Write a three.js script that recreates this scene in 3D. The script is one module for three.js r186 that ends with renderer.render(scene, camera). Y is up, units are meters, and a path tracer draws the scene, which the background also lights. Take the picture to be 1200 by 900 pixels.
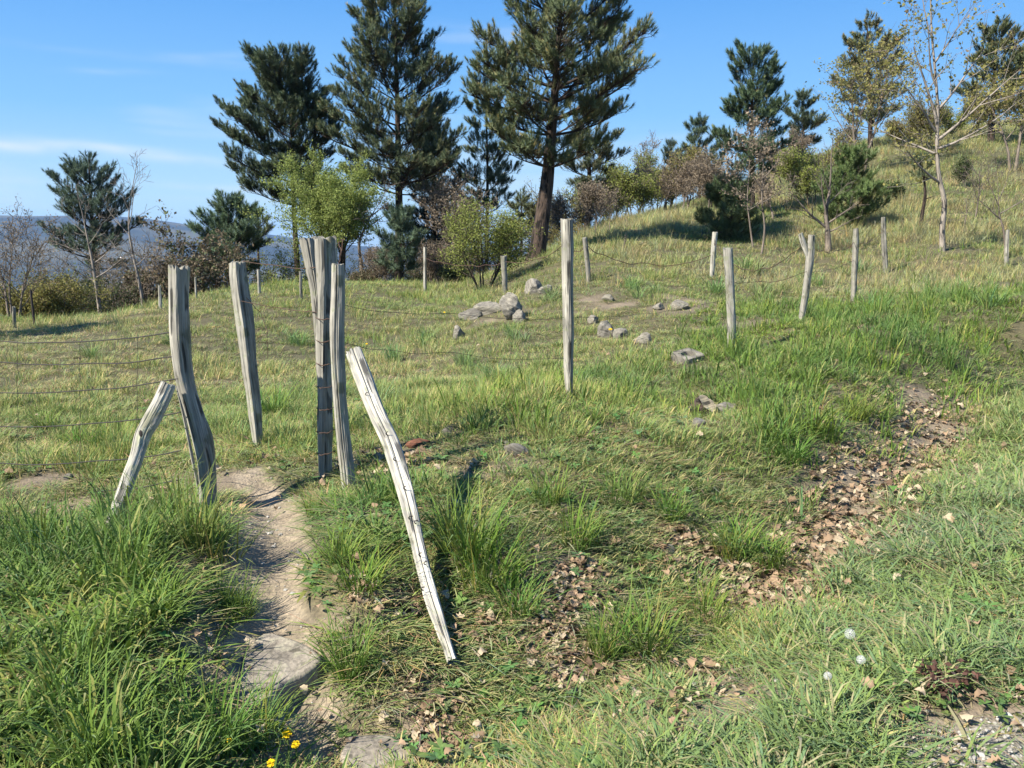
import * as THREE from 'three';
import { mergeGeometries, toCreasedNormals } from 'three/addons/utils/BufferGeometryUtils.js';

// ───────────────────────── camera, sky, sun, exposure ─────────────────────────
const scene = new THREE.Scene();
const EYE = 1.6, F = 965, PITCH = Math.atan((450 - 280) / F);      // photograph 1200 x 900, horizon near row 280
const camera = new THREE.PerspectiveCamera(2 * Math.atan(450 / F) * 180 / Math.PI, 4 / 3, 0.05, 30000);
camera.position.set(0, EYE, 0);
camera.rotation.set(-PITCH, 0, 0);
scene.add(camera);

const renderer = new THREE.WebGLRenderer({ antialias: true });
renderer.toneMapping = THREE.LinearToneMapping;
renderer.toneMappingExposure = 2.25;
renderer.shadowMap.enabled = true;

const SUN = new THREE.Vector3(-0.80, 0.88, 0.30).normalize();
const sun = new THREE.DirectionalLight(new THREE.Color().setRGB(1, 0.93, 0.80), 5);
sun.position.copy(SUN).multiplyScalar(80); sun.target.position.set(0, 0, -12); sun.castShadow = true;
sun.shadow.mapSize.set(4096, 4096);
Object.assign(sun.shadow.camera, { left: -40, right: 40, top: 40, bottom: -40, near: 1, far: 200 });
scene.add(sun, sun.target);

// random numbers and noise
function rng(seed) { let a = seed >>> 0; return () => { a = (a + 0x6D2B79F5) | 0; let t = Math.imul(a ^ (a >>> 15), 1 | a); t = (t + Math.imul(t ^ (t >>> 7), 61 | t)) ^ t; return ((t ^ (t >>> 14)) >>> 0) / 4294967296; }; }
function hash3(x, y, z) { let h = Math.imul(x, 374761393) ^ Math.imul(y, 668265263) ^ Math.imul(z, 2147483647 ^ 0x5bd1e995); h = Math.imul(h ^ (h >>> 13), 1274126177); h = Math.imul(h ^ (h >>> 16), 0x85ebca6b); return ((h ^ (h >>> 15)) >>> 0) / 4294967296; }
const sm = (t) => t * t * (3 - 2 * t), lerp = (a, b, t) => a + (b - a) * t, clamp = (x, a = 0, b = 1) => Math.min(b, Math.max(a, x));
const smooth = (a, b, x) => sm(clamp((x - a) / (b - a)));
function noise(x, y, z = 0) {
  const xi = Math.floor(x), yi = Math.floor(y), zi = Math.floor(z), u = sm(x - xi), v = sm(y - yi), w = sm(z - zi);
  const l = (k) => lerp(lerp(hash3(xi, yi, k), hash3(xi + 1, yi, k), u), lerp(hash3(xi, yi + 1, k), hash3(xi + 1, yi + 1, k), u), v);
  return w === 0 ? l(zi) : lerp(l(zi), l(zi + 1), w);
}
function fbm(x, y, o = 4, z = 0) { let s = 0, a = 0.5, n = 0; for (let i = 0; i < o; i++) { s += a * noise(x, y, z + i * 7); n += a; x = x * 2.03 + 11.3; y = y * 2.03 + 5.7; a *= 0.5; } return s / n; }

// the sky: clear spring air, pale towards the horizon, a few thin cirrus streaks
{
  const W = 2048, Hh = 1024, data = new Float32Array(W * Hh * 4);
  const stops = [[-90, .28, .37, .44], [-3, .28, .37, .44], [0, .295, .405, .475], [3, .235, .365, .475], [8, .125, .275, .475], [15, .066, .195, .425], [30, .04, .13, .33], [90, .025, .08, .23]];
  for (let j = 0; j < Hh; j++) {
    const el = ((j + 0.5) / Hh - 0.5) * 180;
    let k = 0; while (k < stops.length - 2 && el > stops[k + 1][0]) k++;
    const a = stops[k], b = stops[k + 1], t = clamp((el - a[0]) / (b[0] - a[0]));
    for (let i = 0; i < W; i++) {
      const az = ((i + 0.5) / W) * 360 - 180 + 90;               // degrees to the right of -z
      const A = (az + 540) % 360 - 180;
      let c = 0;
      if (el > -2 && el < 40) {
        const bend = el - 0.8 * Math.sin(A * 0.05) + 0.05 * A;
        const band = fbm(A * 0.055 + 40, bend * 0.75, 5, 3), wisp = fbm(A * 0.3, bend * 2.6 + 9, 4, 8);
        c = .45 * smooth(0.62, 0.9, band) * (0.35 + 0.65 * wisp) * smooth(-1, 2.5, el) * (1 - smooth(9, 24, el));
        for (const [a0, e0, wa, we, s, tilt] of [[-30, 5.3, 6.5, .42, .75, .02], [-21.5, 5.0, 5, .3, .55, -.09], [-17, 3.1, 5, .2, .6, -.05], [-17.5, 2.5, 4, .16, .45, 0], [-25, 9.8, 2.2, .13, .22, .06], [-18.5, 11.2, 3.2, .17, .28, .11], [-33, 3.2, 5, .5, .35, 0], [2, 3.6, 5, .7, .4, .02]]) {
          const da = (A - a0) / wa, de = (el - e0 - (A - a0) * tilt) / we;
          c += s * Math.exp(-da * da - de * de) * 1.9 * Math.max(0, wisp - .18);
        }
      }
      c = Math.min(0.8, c);
      const o = (j * W + i) * 4;
      for (let q = 0; q < 3; q++) data[o + q] = lerp(lerp(a[q + 1], b[q + 1], t), [.40, .435, .465][q], c);
      data[o + 3] = 1;
    }
  }
  const tex = new THREE.DataTexture(data, W, Hh, THREE.RGBAFormat, THREE.FloatType);
  tex.mapping = THREE.EquirectangularReflectionMapping; tex.magFilter = THREE.LinearFilter; tex.needsUpdate = true;
  scene.background = tex; scene.environment = tex;
}
scene.fog = new THREE.FogExp2(new THREE.Color().setRGB(0.28, 0.52, 1.0), 0.000065);

// ───────────────────────── helpers: objects ─────────────────────────
const V = (x, y, z) => new THREE.Vector3(x, y, z);
const taken = new Map();
const numbered = (n) => { const k = taken.get(n) || 0; taken.set(n, k + 1); return k ? n + '_' + String(k).padStart(3, '0') : n; };
function shadows(o) { o.castShadow = true; o.receiveShadow = true; return o; }
function thing(name, label, category, pos, group) {
  const o = new THREE.Group(); o.name = numbered(name); o.position.copy(pos); scene.add(o);
  o.userData = { label, category }; if (group) o.userData.group = group;
  return o;
}
function part(name, geo, mat, parent) { const m = shadows(new THREE.Mesh(geo, mat)); m.name = name; parent.add(m); return m; }
function tag(o, label, category, group, kind) { o.userData = { label, category }; if (group) o.userData.group = group; if (kind) o.userData.kind = kind; return o; }
function structure(name, geo, mat, label) { const m = shadows(new THREE.Mesh(geo, mat)); m.name = numbered(name); m.userData = { kind: 'structure', label, category: name.replace(/_/g, ' ') }; scene.add(m); return m; }

// pixel -> ray, and the point of that ray at the ground depth d
const cp = Math.cos(PITCH), sp = Math.sin(PITCH);
function ray(px, py) { const u = (px - 600) / F, v = (450 - py) / F; return V(u, v * cp - sp, -(cp + v * sp)); }
function at(px, py, d) { const r = ray(px, py); return V(0, EYE, 0).addScaledVector(r, d / -r.z); }

// ───────────────────────── terrain ─────────────────────────
const CTRL = [];                                   // [x, d, h]
const cD = (px, py, d) => { const p = at(px, py, d); CTRL.push([p.x, -p.z, p.y]); };
const onH = (px, py, h) => { const r = ray(px, py), t = (h - EYE) / r.y; return [r.x * t, -r.z * t, h]; };
const cH = (px, py, h) => CTRL.push(onH(px, py, h));
[[0, -4, 0], [-4, -4, .05], [4, -4, 0], [0, 0, 0], [-2.5, 0.5, .05], [3, 0.5, 0], [8, 0, 0], [-9, 0, .1], [12, 5, .05], [-12, 6, .1], [1.2, 1.8, 0], [-1.4, 1.6, .06], [20, -10, .3], [-20, -10, -1], [0, -30, -1]].forEach((p) => CTRL.push(p));
// the verge and the ditch
[[1200, 860, 0], [1000, 870, 0], [1180, 700, .02], [1000, 760, -.02], [1200, 570, .04], [1100, 640, 0], [1250, 480, .1]].forEach((a) => cH(...a));
const DITCH = [[300, 960, -.04], [430, 890, -.06], [560, 830, -.08], [700, 790, -.1], [840, 745, -.13], [900, 690, -.15], [990, 610, -.16], [1050, 550, -.13], [1090, 505, -.08], [1150, 465, .0], [1230, 430, .08]].map((a) => onH(...a));
DITCH.forEach((p) => CTRL.push(p));
// the bank behind the ditch
[[450, 720, .06], [520, 700, .03], [600, 640, .12], [700, 600, .12], [700, 690, -.02], [800, 560, .12], [800, 640, -.02], [900, 520, .18], [960, 482, .28], [1000, 440, .36], [1080, 400, .48], [1150, 372, .58], [1200, 347, .68], [1300, 352, .8]].forEach((a) => cH(...a));
// the fence line, the gap, the mound beside the path
[[402, 575, 4.8], [385, 548, 5.15], [243, 588, 4.6], [122, 628, 4.25], [302, 516, 5.9], [666, 462, 6.4], [856, 411, 9.5], [940, 373, 12.2], [1001, 349, 14.6], [1038, 317, 19]].forEach((a) => cD(...a));
[[60, 690, .16], [200, 670, .17], [120, 780, .12], [230, 760, .09], [60, 860, .08], [330, 860, -.04], [450, 620, .16]].forEach((a) => cH(...a));
// the field
[[0, 470, 7.8], [0, 388, 14], [120, 373, 17], [250, 355, 20], [340, 346, 22.5], [450, 336, 25], [540, 336, 22], [592, 340, 18], [628, 302, 22], [690, 327, 16], [835, 323, 17], [600, 362, 13.5], [780, 350, 13.2], [720, 388, 11.4], [805, 415, 9.1], [400, 420, 11.5], [540, 450, 8.6], [820, 488, 6.9], [180, 430, 10]].forEach((a) => cD(...a));
// the hillside and its crest
[[700, 272, 38], [760, 256, 40], [820, 238, 42], [900, 212, 45], [1000, 172, 50], [1100, 152, 54], [1200, 138, 58], [1320, 130, 60], [900, 290, 21.5], [1000, 286, 22], [1104, 295, 20], [1190, 308, 18.5], [1080, 230, 31], [950, 245, 30], [1180, 225, 32], [1350, 300, 20], [1350, 210, 35]].forEach((a) => cD(...a));
// the land falling away to the valley
[[-9.5, 24, -3.2], [-16, 20, -2.2], [-13, 34, -7], [-6, 36, -5], [-30, 30, -11], [-1, 40, -3.2], [-24, 16, -1.4], [-40, 10, -5], [5, 62, .5], [16, 70, 4], [30, 78, 7], [55, 60, 13], [50, 30, 6], [-20, 60, -17], [-4.2, 30, -.9], [-7, 27, -1.2], [-1.5, 31, -.5], [-11, 21, -1.2], [60, 5, 3], [-60, 40, -22], [0, 75, -11], [34, 40, 4.8]].forEach((p) => CTRL.push(p));
// thin-plate spline through the control points
const TPS = (() => {
  const n = CTRL.length, N = n + 3, A = [], phi = (r2) => r2 < 1e-12 ? 0 : 0.5 * r2 * Math.log(r2);
  const S = (v) => Math.asinh(v / 6) * 6;           // ease the far points in, so that near ones keep their detail
  const P = CTRL.map(([x, d, h]) => [S(x), S(d), h]);
  for (let i = 0; i < N; i++) { A.push(new Float64Array(N + 1)); }
  for (let i = 0; i < n; i++) {
    for (let j = 0; j < n; j++) A[i][j] = phi((P[i][0] - P[j][0]) ** 2 + (P[i][1] - P[j][1]) ** 2);
    A[i][i] += 0.06;
    A[i][n] = A[n][i] = 1; A[i][n + 1] = A[n + 1][i] = P[i][0]; A[i][n + 2] = A[n + 2][i] = P[i][1]; A[i][N] = P[i][2];
  }
  for (let c = 0; c < N; c++) {
    let b = c; for (let r = c + 1; r < N; r++) if (Math.abs(A[r][c]) > Math.abs(A[b][c])) b = r;
    [A[c], A[b]] = [A[b], A[c]];
    for (let r = 0; r < N; r++) if (r !== c) { const k = A[r][c] / A[c][c]; if (k) for (let q = c; q <= N; q++) A[r][q] -= k * A[c][q]; }
  }
  const w = A.map((row, i) => row[N] / row[i]);
  return (x, d) => { const X = S(x), D = S(d); let s = w[n] + w[n + 1] * X + w[n + 2] * D; for (let i = 0; i < n; i++) { const r2 = (X - P[i][0]) ** 2 + (D - P[i][1]) ** 2; if (r2 > 1e-12) s += w[i] * 0.5 * r2 * Math.log(r2); } return s; };
})();
function alongLine(line, x, d) {                     // distance to a polyline and how far along it (0..1)
  let best = 1e9, where = 0;
  for (let i = 0; i + 1 < line.length; i++) {
    const [ax, ad] = line[i], [bx, bd] = line[i + 1], t = clamp(((x - ax) * (bx - ax) + (d - ad) * (bd - ad)) / ((bx - ax) ** 2 + (bd - ad) ** 2));
    const q = Math.hypot(x - lerp(ax, bx, t), d - lerp(ad, bd, t));
    if (q < best) { best = q; where = (i + t) / (line.length - 1); }
  }
  return [best, where];
}
const PATH = [[292, 545, .16], [303, 568, .13], [325, 610, .06], [318, 660, .02], [312, 700, 0], [312, 750, -.03], [322, 800, -.06], [360, 850, -.06], [420, 890, -.06], [520, 930, -.05]].map((a) => onH(...a));
function farLand(x, d) {
  const r = Math.hypot(x, d), a = Math.atan2(x, d);
  const side = smooth(-0.15, 0.5, a) * smooth(2.6, 1.6, a);
  return lerp(-12 - 0.2 * (r - 60), 6 - 0.10 * (r - 60), side) + 14 * (fbm(x * 0.004 + 9, d * 0.004, 4) - 0.5);
}
function H(x, z) {
  const d = -z, r = Math.hypot(x, d);
  let h = r < 140 ? TPS(x, d) : 0;
  if (r > 62) h = lerp(h, farLand(x, d), smooth(62, 140, r));
  const q = 1 - smooth(20, 60, r) * 0.4;
  h += q * (0.10 * (fbm(x * 0.55 + 3, d * 0.55, 3) - 0.5) * smooth(1.5, 7, r) + 0.055 * (fbm(x * 2.1, d * 2.1 + 4, 3) - 0.5));
  if (r < 9) {
    const [p, w] = alongLine(PATH, x, d);
    const rut = Math.exp(-((p / 0.2) ** 2)) * smooth(0, .12, w) * (1 - smooth(.8, 1, w));
    h -= 0.085 * rut;
    h += 0.022 * (fbm(x * 7 + 2, d * 7, 2) - .5) * Math.exp(-((p / .3) ** 2));
    h += 0.05 * Math.exp(-(((p - 0.38) / 0.16) ** 2)) * smooth(.1, .3, w) * (1 - smooth(.6, .8, w));
  }
  if (r < 14) { const [p] = alongLine(DITCH, x, d); h -= 0.03 * Math.exp(-((p / 0.3) ** 2)); h += 0.018 * (noise(x * 9, d * 9) - 0.5); }
  return h;
}
const floor = (x, z, dy = 0) => V(x, H(x, z) + dy, z);
function G(px, py) {                                 // where the ray through that pixel meets the ground
  const r = ray(px, py); let t0 = 1, t = 1;
  for (let i = 0; i < 700; i++) { t *= 1.012; if (EYE + r.y * t < H(r.x * t, r.z * t)) break; t0 = t; }
  for (let i = 0; i < 24; i++) { const m = (t0 + t) / 2; if (EYE + r.y * m < H(r.x * m, r.z * m)) t = m; else t0 = m; }
  return V(r.x * t, EYE + r.y * t, r.z * t);
}
const col = (px, d) => { const r = ray(px, 280); const x = r.x * d / -r.z; return floor(x, -d); };   // a place at depth d below that column

// ───────────────────────── what grows where ─────────────────────────
const SOIL = [[600, 872, .42, .12], [700, 868, .4, .12], [500, 880, .35, .12], [790, 850, .25, .12], [560, 815, .3, .16], [640, 800, .25, .16], [420, 735, .16, .14], [250, 790, .08, .16], [820, 800, .2, .12], [900, 735, .25, .2], [980, 640, .4, .3], [760, 354, 1.0, .5], [700, 350, .6, .3], [585, 372, .5, .3], [800, 362, .6, .4], [560, 545, .35, .25], [120, 590, .9, .3], [60, 560, .8, .25], [200, 585, .5, .25], [640, 690, .25, .4], [660, 740, .3, .35], [800, 650, .3, .35], [440, 720, .22, .25], [600, 850, .5, .22], [760, 840, .5, .16], [520, 800, .25, .2], [690, 800, .35, .2], [1190, 860, .35, .25], [1100, 850, .2, .15], [870, 380, .8, .3], [470, 880, .5, .14], [240, 740, .09, .2], [990, 480, .3, .4], [1060, 450, .4, .5], [430, 530, .25, .15], [270, 560, .3, .2], [110, 690, .12, .1], [860, 820, .25, .15]].map(([px, py, a, b]) => { const p = G(px, py); return [p.x, -p.z, a, b]; });
function soilAt(x, d) { let s = 0; for (const [sx, sd, a, b] of SOIL) { const q = ((x - sx) / a) ** 2 + ((d - sd) / b) ** 2; if (q < 4) s = Math.max(s, Math.exp(-q * 0.9)); } return s; }
const LEAFY = [[650, 700, .34, .42], [640, 760, .3, .36], [655, 810, .3, .3], [720, 740, .2, .2], [580, 790, .25, .2], [800, 640, .25, .3], [920, 720, .25, .25], [880, 690, .3, .3], [540, 850, .25, .2], [450, 695, .15, .15], [455, 545, .25, .2], [600, 850, .5, .25], [700, 850, .3, .18], [790, 830, .3, .15]].map(([px, py, a, b]) => { const p = G(px, py); return [p.x, -p.z, a, b]; });
function leafAt(x, d) {
  let s = 0; for (const [sx, sd, a, b] of LEAFY) { const q = ((x - sx) / a) ** 2 + ((d - sd) / b) ** 2; if (q < 5) s = Math.max(s, Math.exp(-q * 0.9)); }
  const [p, w] = alongLine(DITCH, x, d), width = lerp(.17, .38, smooth(.4, .75, w)) * (0.75 + 0.6 * noise(x * 1.7, d * 1.7, 5));
  return smooth(.3 - .25 * smooth(.45, .65, w), .62 - .2 * smooth(.45, .65, w), fbm(x * 3.3 + 17, d * 3.3, 2)) * Math.max(s, Math.exp(-((p / width) ** 2)) * smooth(.18, .4, w) * (1 - smooth(.8, .92, w)) * 1.2);
}
const LOW = [[526, 775, .3], [505, 740, .22], [122, 640, .25], [140, 640, .22], [243, 610, .1], [250, 800, .14], [235, 740, .12], [270, 850, .12], [410, 590, .12], [380, 560, .15], [340, 885, .3], [302, 530, .15], [455, 600, .12], [1000, 780, .12]].map(([px, py, r]) => { const p = G(px, py); return [p.x, -p.z, r]; });
const CLEAR = [[806, 424, .22], [822, 494, .2], [850, 486, .14], [606, 535, .1], [598, 374, .3], [575, 368, .3], [553, 374, .25], [720, 397, .28], [755, 404, .2], [624, 345, .3], [537, 398, .16], [338, 872, .13], [320, 900, .07], [345, 880, .07], [490, 524, .12], [527, 508, .1], [320, 795, .2], [345, 800, .14], [440, 895, .1]].map(([px, py, r]) => { const p = G(px, py); return [p.x, -p.z, r]; });
function zone(x, z) {
  const d = -z, r = Math.hypot(x, d), o = { path: 0, leaf: 0, soil: 0, gravel: 0 };
  const wob = fbm(x * 2.3 + 7, d * 2.3, 3);
  if (r < 8.5) {
    const [p, w] = alongLine(PATH, x, d), wid = lerp(lerp(.16, .2, smooth(.1, .4, w)), .155, smooth(.4, .6, w)) * (.72 + .65 * wob) * (1 - .8 * smooth(.72, .86, w)) * lerp(.6, 1, smooth(0, .15, w));
    o.path = smooth(wid * 1.25, wid * .72, p); o.near = p;
    o.leaf = leafAt(x, d) ;
  } else if (r < 15) o.leaf = leafAt(x, d);
  o.clear = 0; if (r < 20) for (const [cx, cd, cr] of CLEAR) { const q = Math.hypot(x - cx, (d - cd) * .8); if (q < cr) o.clear = Math.max(o.clear, 1 - (q / cr) ** 3); }
  o.low = 0; if (r < 8) for (const [cx, cd, cr] of LOW) { const q = Math.hypot(x - cx, d - cd); if (q < cr) o.low = Math.max(o.low, 1 - (q / cr) ** 2); }
  o.soil = r < 22 ? clamp(soilAt(x, d) * 1.3 * smooth(.38, .64, wob)) : 0;
  o.gravel = smooth(.34, .62, smooth(.85, 1.45, x) * smooth(2.75, 2.3, d) * (0.4 + fbm(x * 2.2, d * 2.2 + 30, 3)));
  const hill = smooth(14, 22, r) * smooth(-2.5, 1.5, x - 0.02 * (d - 20));
  o.straw = hill * smooth(.34, .62, fbm(x * .35, d * .35 + 50, 3)) ;
  const [pd] = alongLine(DITCH, x, d), sd = sideOfDitch(x, d);
  o.bank = sd < 0 ? smooth(2.6 + 2.6 * smooth(1, 3, x), 1.4 + 2.2 * smooth(1, 3, x), pd) * smooth(-.9, -.3, x) : smooth(9, 7, r);
  o.verge = smooth(.12, .5, pd) * (sd > 0 ? smooth(.0, .4, x) : 0);
  o.green = sd < 0 ? o.bank * smooth(1.2, 2.4, x) : smooth(3, 5, x) * smooth(13, 10, r);
  o.lush = clamp(Math.max(o.green * .75, smooth(2.2, .5, pd - .2) * .45 * smooth(.45, .6, fbm(x * 1.1 + 60, d * 1.1, 2)), smooth(-.35, -.8, x) * smooth(4.7, 4.1, d), o.verge, smooth(1.8, .6, Math.abs(d - (6.2 + Math.max(0, x) * 1.3))) * .3 * (x > -.5 ? 1 : 0)));
  return o;
}
function sideOfDitch(x, d) {                          // > 0 on the road's side
  let best = 1e9, s = 0;
  for (let i = 0; i + 1 < DITCH.length; i++) { const [ax, ad] = DITCH[i], [bx, bd] = DITCH[i + 1], t = clamp(((x - ax) * (bx - ax) + (d - ad) * (bd - ad)) / ((bx - ax) ** 2 + (bd - ad) ** 2)); const q = Math.hypot(x - lerp(ax, bx, t), d - lerp(ad, bd, t)); if (q < best) { best = q; s = (bd - ad) * (x - ax) - (bx - ax) * (d - ad); } }
  return s;
}

// ───────────────────────── textures ─────────────────────────
function texture(w, h, f, srgb, rx = 1, ry = 1) {
  const data = new Uint8Array(w * h * 4);
  for (let j = 0; j < h; j++) for (let i = 0; i < w; i++) { const c = f(i / w, j / h); const o = (j * w + i) * 4; for (let k = 0; k < 3; k++) data[o + k] = clamp(c[k]) * 255; data[o + 3] = 255; }
  const t = new THREE.DataTexture(data, w, h); t.wrapS = t.wrapT = THREE.RepeatWrapping; t.magFilter = THREE.LinearFilter; t.minFilter = THREE.LinearMipmapLinearFilter; t.generateMipmaps = true;
  if (srgb) t.colorSpace = THREE.SRGBColorSpace; t.repeat.set(rx, ry); t.needsUpdate = true; return t;
}
// noise that repeats over the unit square
function tile(u, v, n, o = 4, seed = 0) {
  let s = 0, a = .5, tot = 0;
  for (let k = 0; k < o; k++) { const x = u * n, y = v * n, xi = Math.floor(x), yi = Math.floor(y), fx = sm(x - xi), fy = sm(y - yi), m = (q) => ((q % n) + n) % n; const hh = (i, j) => hash3(m(i), m(j), seed + k * 13); s += a * lerp(lerp(hh(xi, yi), hh(xi + 1, yi), fx), lerp(hh(xi, yi + 1), hh(xi + 1, yi + 1), fx), fy); tot += a; a *= .55; n *= 2; }
  return s / tot;
}
function tile2(u, v, nu, nv, o = 3, seed = 0) {
  let s = 0, a = .5, tot = 0;
  for (let k = 0; k < o; k++) { const x = u * nu, y = v * nv, xi = Math.floor(x), yi = Math.floor(y), fx = sm(x - xi), fy = sm(y - yi), m = (q, n) => ((q % n) + n) % n; const hh = (i, j) => hash3(m(i, nu), m(j, nv), seed + k * 17); s += a * lerp(lerp(hh(xi, yi), hh(xi + 1, yi), fx), lerp(hh(xi, yi + 1), hh(xi + 1, yi + 1), fx), fy); tot += a; a *= .55; nu *= 2; nv *= 2; }
  return s / tot;
}
const soilTex = texture(1024, 1024, (u, v) => { const a = tile(u, v, 8, 4, 1), b = tile(u, v, 90, 3, 5), c = tile(u, v, 40, 2, 9); const g = .62 + .34 * (a - .5) + .5 * (b - .5) + (c > .72 ? .14 : 0); return [g, g * (1 - .03 * (a - .5)), g * (1 - .1 * (b - .5))]; }, false);
const soilBump = texture(1024, 1024, (u, v) => { const g = .5 * tile(u, v, 24, 4, 5) + .5 * tile(u, v, 90, 3, 5); return [g, g, g]; }, false);
// weathered wood: u round the post, v along it; both tiles of about half a metre
const woodH = (u, v) => { const w = u + .014 * (tile2(u, v, 4, 3, 2, 40) - .5); const fine = tile2(w, v, 96, 4, 3, 21), mid = tile2(w, v, 26, 2, 3, 22); const crack = smooth(.30, .22, tile2(w, v, 22, 2, 2, 31)) * smooth(.5, .66, tile2(u, v, 6, 4, 2, 33)); return [fine, mid, crack]; };
const woodTex = texture(512, 1024, (u, v) => { const [f, m, c] = woodH(u, v); const patch = tile2(u, v, 5, 5, 4, 50), stain = smooth(.6, .75, tile2(u, v, 8, 5, 4, 60)); let g = .80 + .36 * (f - .5) + .26 * (m - .5) + .34 * (patch - .5); g *= 1 - .5 * c; const s = .2 * stain; const li = smooth(.64, .72, tile2(u, v, 14, 12, 4, 90)) * .5; if (li > 0) return [lerp(g, .74, li), lerp(g, .76, li), lerp(g * .94, .62, li)]; return [g * (1 - s), g * (.985 - s * .95), g * (.94 - s * 1.25)]; }, true);
const woodBump = texture(512, 1024, (u, v) => { const [f, m, c] = woodH(u, v); const g = .7 * f + .5 * m - .8 * c; return [g, g, g]; }, false);
const rockTex = texture(512, 512, (u, v) => { const a = tile(u, v, 6, 5, 71), b = tile(u, v, 60, 3, 72), l = smooth(.62, .7, tile(u, v, 10, 4, 73)), k = smooth(.66, .74, tile(u, v, 13, 4, 74)); let g = .72 + .5 * (a - .5) + .3 * (b - .5); let c = [g, g * .985, g * .95]; c = c.map((q, i) => lerp(q, [.86, .87, .8][i], l * .55)); return c.map((q, i) => lerp(q, [.34, .34, .30][i], k * .6)); }, true);
const rockBump = texture(512, 512, (u, v) => { const g = .6 * tile(u, v, 12, 5, 71) + .4 * tile(u, v, 60, 3, 72); return [g, g, g]; }, false);
const barkTex = texture(256, 512, (u, v) => { const a = tile2(u, v, 10, 5, 4, 81), b = tile2(u, v, 40, 20, 3, 82); const c = smooth(.42, .34, a); let g = .75 + .5 * (a - .5) + .35 * (b - .5); g *= 1 - .55 * c; return [g, g * .96, g * .92]; }, true);
const barkBump = texture(256, 512, (u, v) => { const g = tile2(u, v, 10, 5, 4, 81); return [g, g, g]; }, false);

// ───────────────────────── materials ─────────────────────────
const C = (r, g, b) => new THREE.Color().setRGB(r, g, b);
const rgb = (r, g, b) => new THREE.Color().setRGB(r / 255, g / 255, b / 255, THREE.SRGBColorSpace);
const std = (o) => new THREE.MeshStandardMaterial({ roughness: .9, metalness: 0, side: THREE.DoubleSide, ...o });
const leafy = (o) => new THREE.MeshPhysicalMaterial({ roughness: .85, transmission: .38, thickness: 0, side: THREE.DoubleSide, color: 0xffffff, specularIntensity: .35, ...o });
const M = {
  ground: std({ vertexColors: true, map: soilTex, bumpMap: soilBump, bumpScale: .016, roughness: 1 }),
  hills: std({ vertexColors: true, roughness: 1 }),
  grass: leafy({ vertexColors: true, roughness: .78, transmission: .32 }),
  needles: leafy({ vertexColors: true, roughness: .75, transmission: .12 }),
  leaf: leafy({ vertexColors: true, transmission: .4 }),
  deadLeaf: leafy({ vertexColors: true, transmission: .2, roughness: .9 }),
  pineBark: std({ color: C(.105, .08, .066), map: barkTex, bumpMap: barkBump, bumpScale: .03, roughness: 1 }),
  greyBark: std({ color: C(.30, .27, .24), map: barkTex, bumpMap: barkBump, bumpScale: .01 }),
  paleBark: std({ color: C(.44, .42, .39), map: barkTex, bumpMap: barkBump, bumpScale: .006 }),
  darkBark: std({ color: C(.13, .105, .085), map: barkTex, bumpMap: barkBump, bumpScale: .012 }),
  wood: std({ color: C(.42, .41, .39), map: woodTex, bumpMap: woodBump, bumpScale: .006, roughness: .88 }),
  woodPale: std({ color: C(.60, .59, .565), map: woodTex, bumpMap: woodBump, bumpScale: .006, roughness: .85 }),
  woodDull: std({ color: C(.33, .32, .30), map: woodTex, bumpMap: woodBump, bumpScale: .006, roughness: .9 }),
  rock: std({ color: C(.37, .35, .315), map: rockTex, bumpMap: rockBump, bumpScale: .012 }),
  rockPale: std({ color: C(.42, .395, .35), map: rockTex, bumpMap: rockBump, bumpScale: .012 }),
  slab: std({ color: C(.50, .45, .385), map: rockTex, bumpMap: rockBump, bumpScale: .006 }),
  concrete: std({ color: C(.34, .32, .29), map: rockTex, bumpMap: rockBump, bumpScale: .008 }),
  brick: std({ color: C(.30, .12, .07), map: rockTex, bumpMap: rockBump, bumpScale: .006 }),
  rust: std({ color: C(.085, .05, .036), roughness: .85, metalness: .2 }),
  wire: std({ color: C(.05, .045, .042), roughness: .7, metalness: .4 }),
  iron: std({ color: C(.035, .028, .025), roughness: .9 }),
  cutWood: std({ color: C(.62, .52, .37), map: woodTex, bumpMap: woodBump, bumpScale: .004 }),
  yellow: leafy({ color: C(.80, .55, .01), transmission: .2 }),
  fluff: leafy({ color: C(.85, .85, .83), transmission: .5 }),
  stem: leafy({ color: C(.12, .17, .05), transmission: .1 }),
};

// ───────────────────────── ground and far hills ─────────────────────────
function groundColor(x, z) {
  const d = -z, r = Math.hypot(x, d), o = zone(x, z), n = fbm(x * 1.3, d * 1.3, 4, 5), f = noise(x * 14, d * 14, 3);
  let c = [lerp(.10, .17, n), lerp(.095, .145, n), lerp(.05, .07, n)];                 // thatch and soil under the grass
  const mix = (k, t) => { c = c.map((q, i) => lerp(q, k[i], t)); };
  if (r > 30) mix([.16, .165, .065], smooth(30, 60, r));
  mix([lerp(.20, .33, n), lerp(.155, .265, n), lerp(.105, .185, n)], clamp(o.soil * 1.1));
  mix([.31, .245, .175], clamp(o.leaf * 1.1) * (.7 + .3 * f));
  { const q = fbm(x * 9, d * 9, 3, 4); mix([lerp(.28, .47, q), lerp(.225, .385, q), lerp(.155, .28, q)], o.path); }
  mix([.33, .31, .27], o.gravel * .8);
  if (r > 120) { const w = smooth(120, 220, r), k = fbm(x * .02, d * .02, 4, 2); mix([lerp(.04, .12, k), lerp(.06, .13, k), lerp(.03, .05, k)], w); }
  return c;
}
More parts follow.
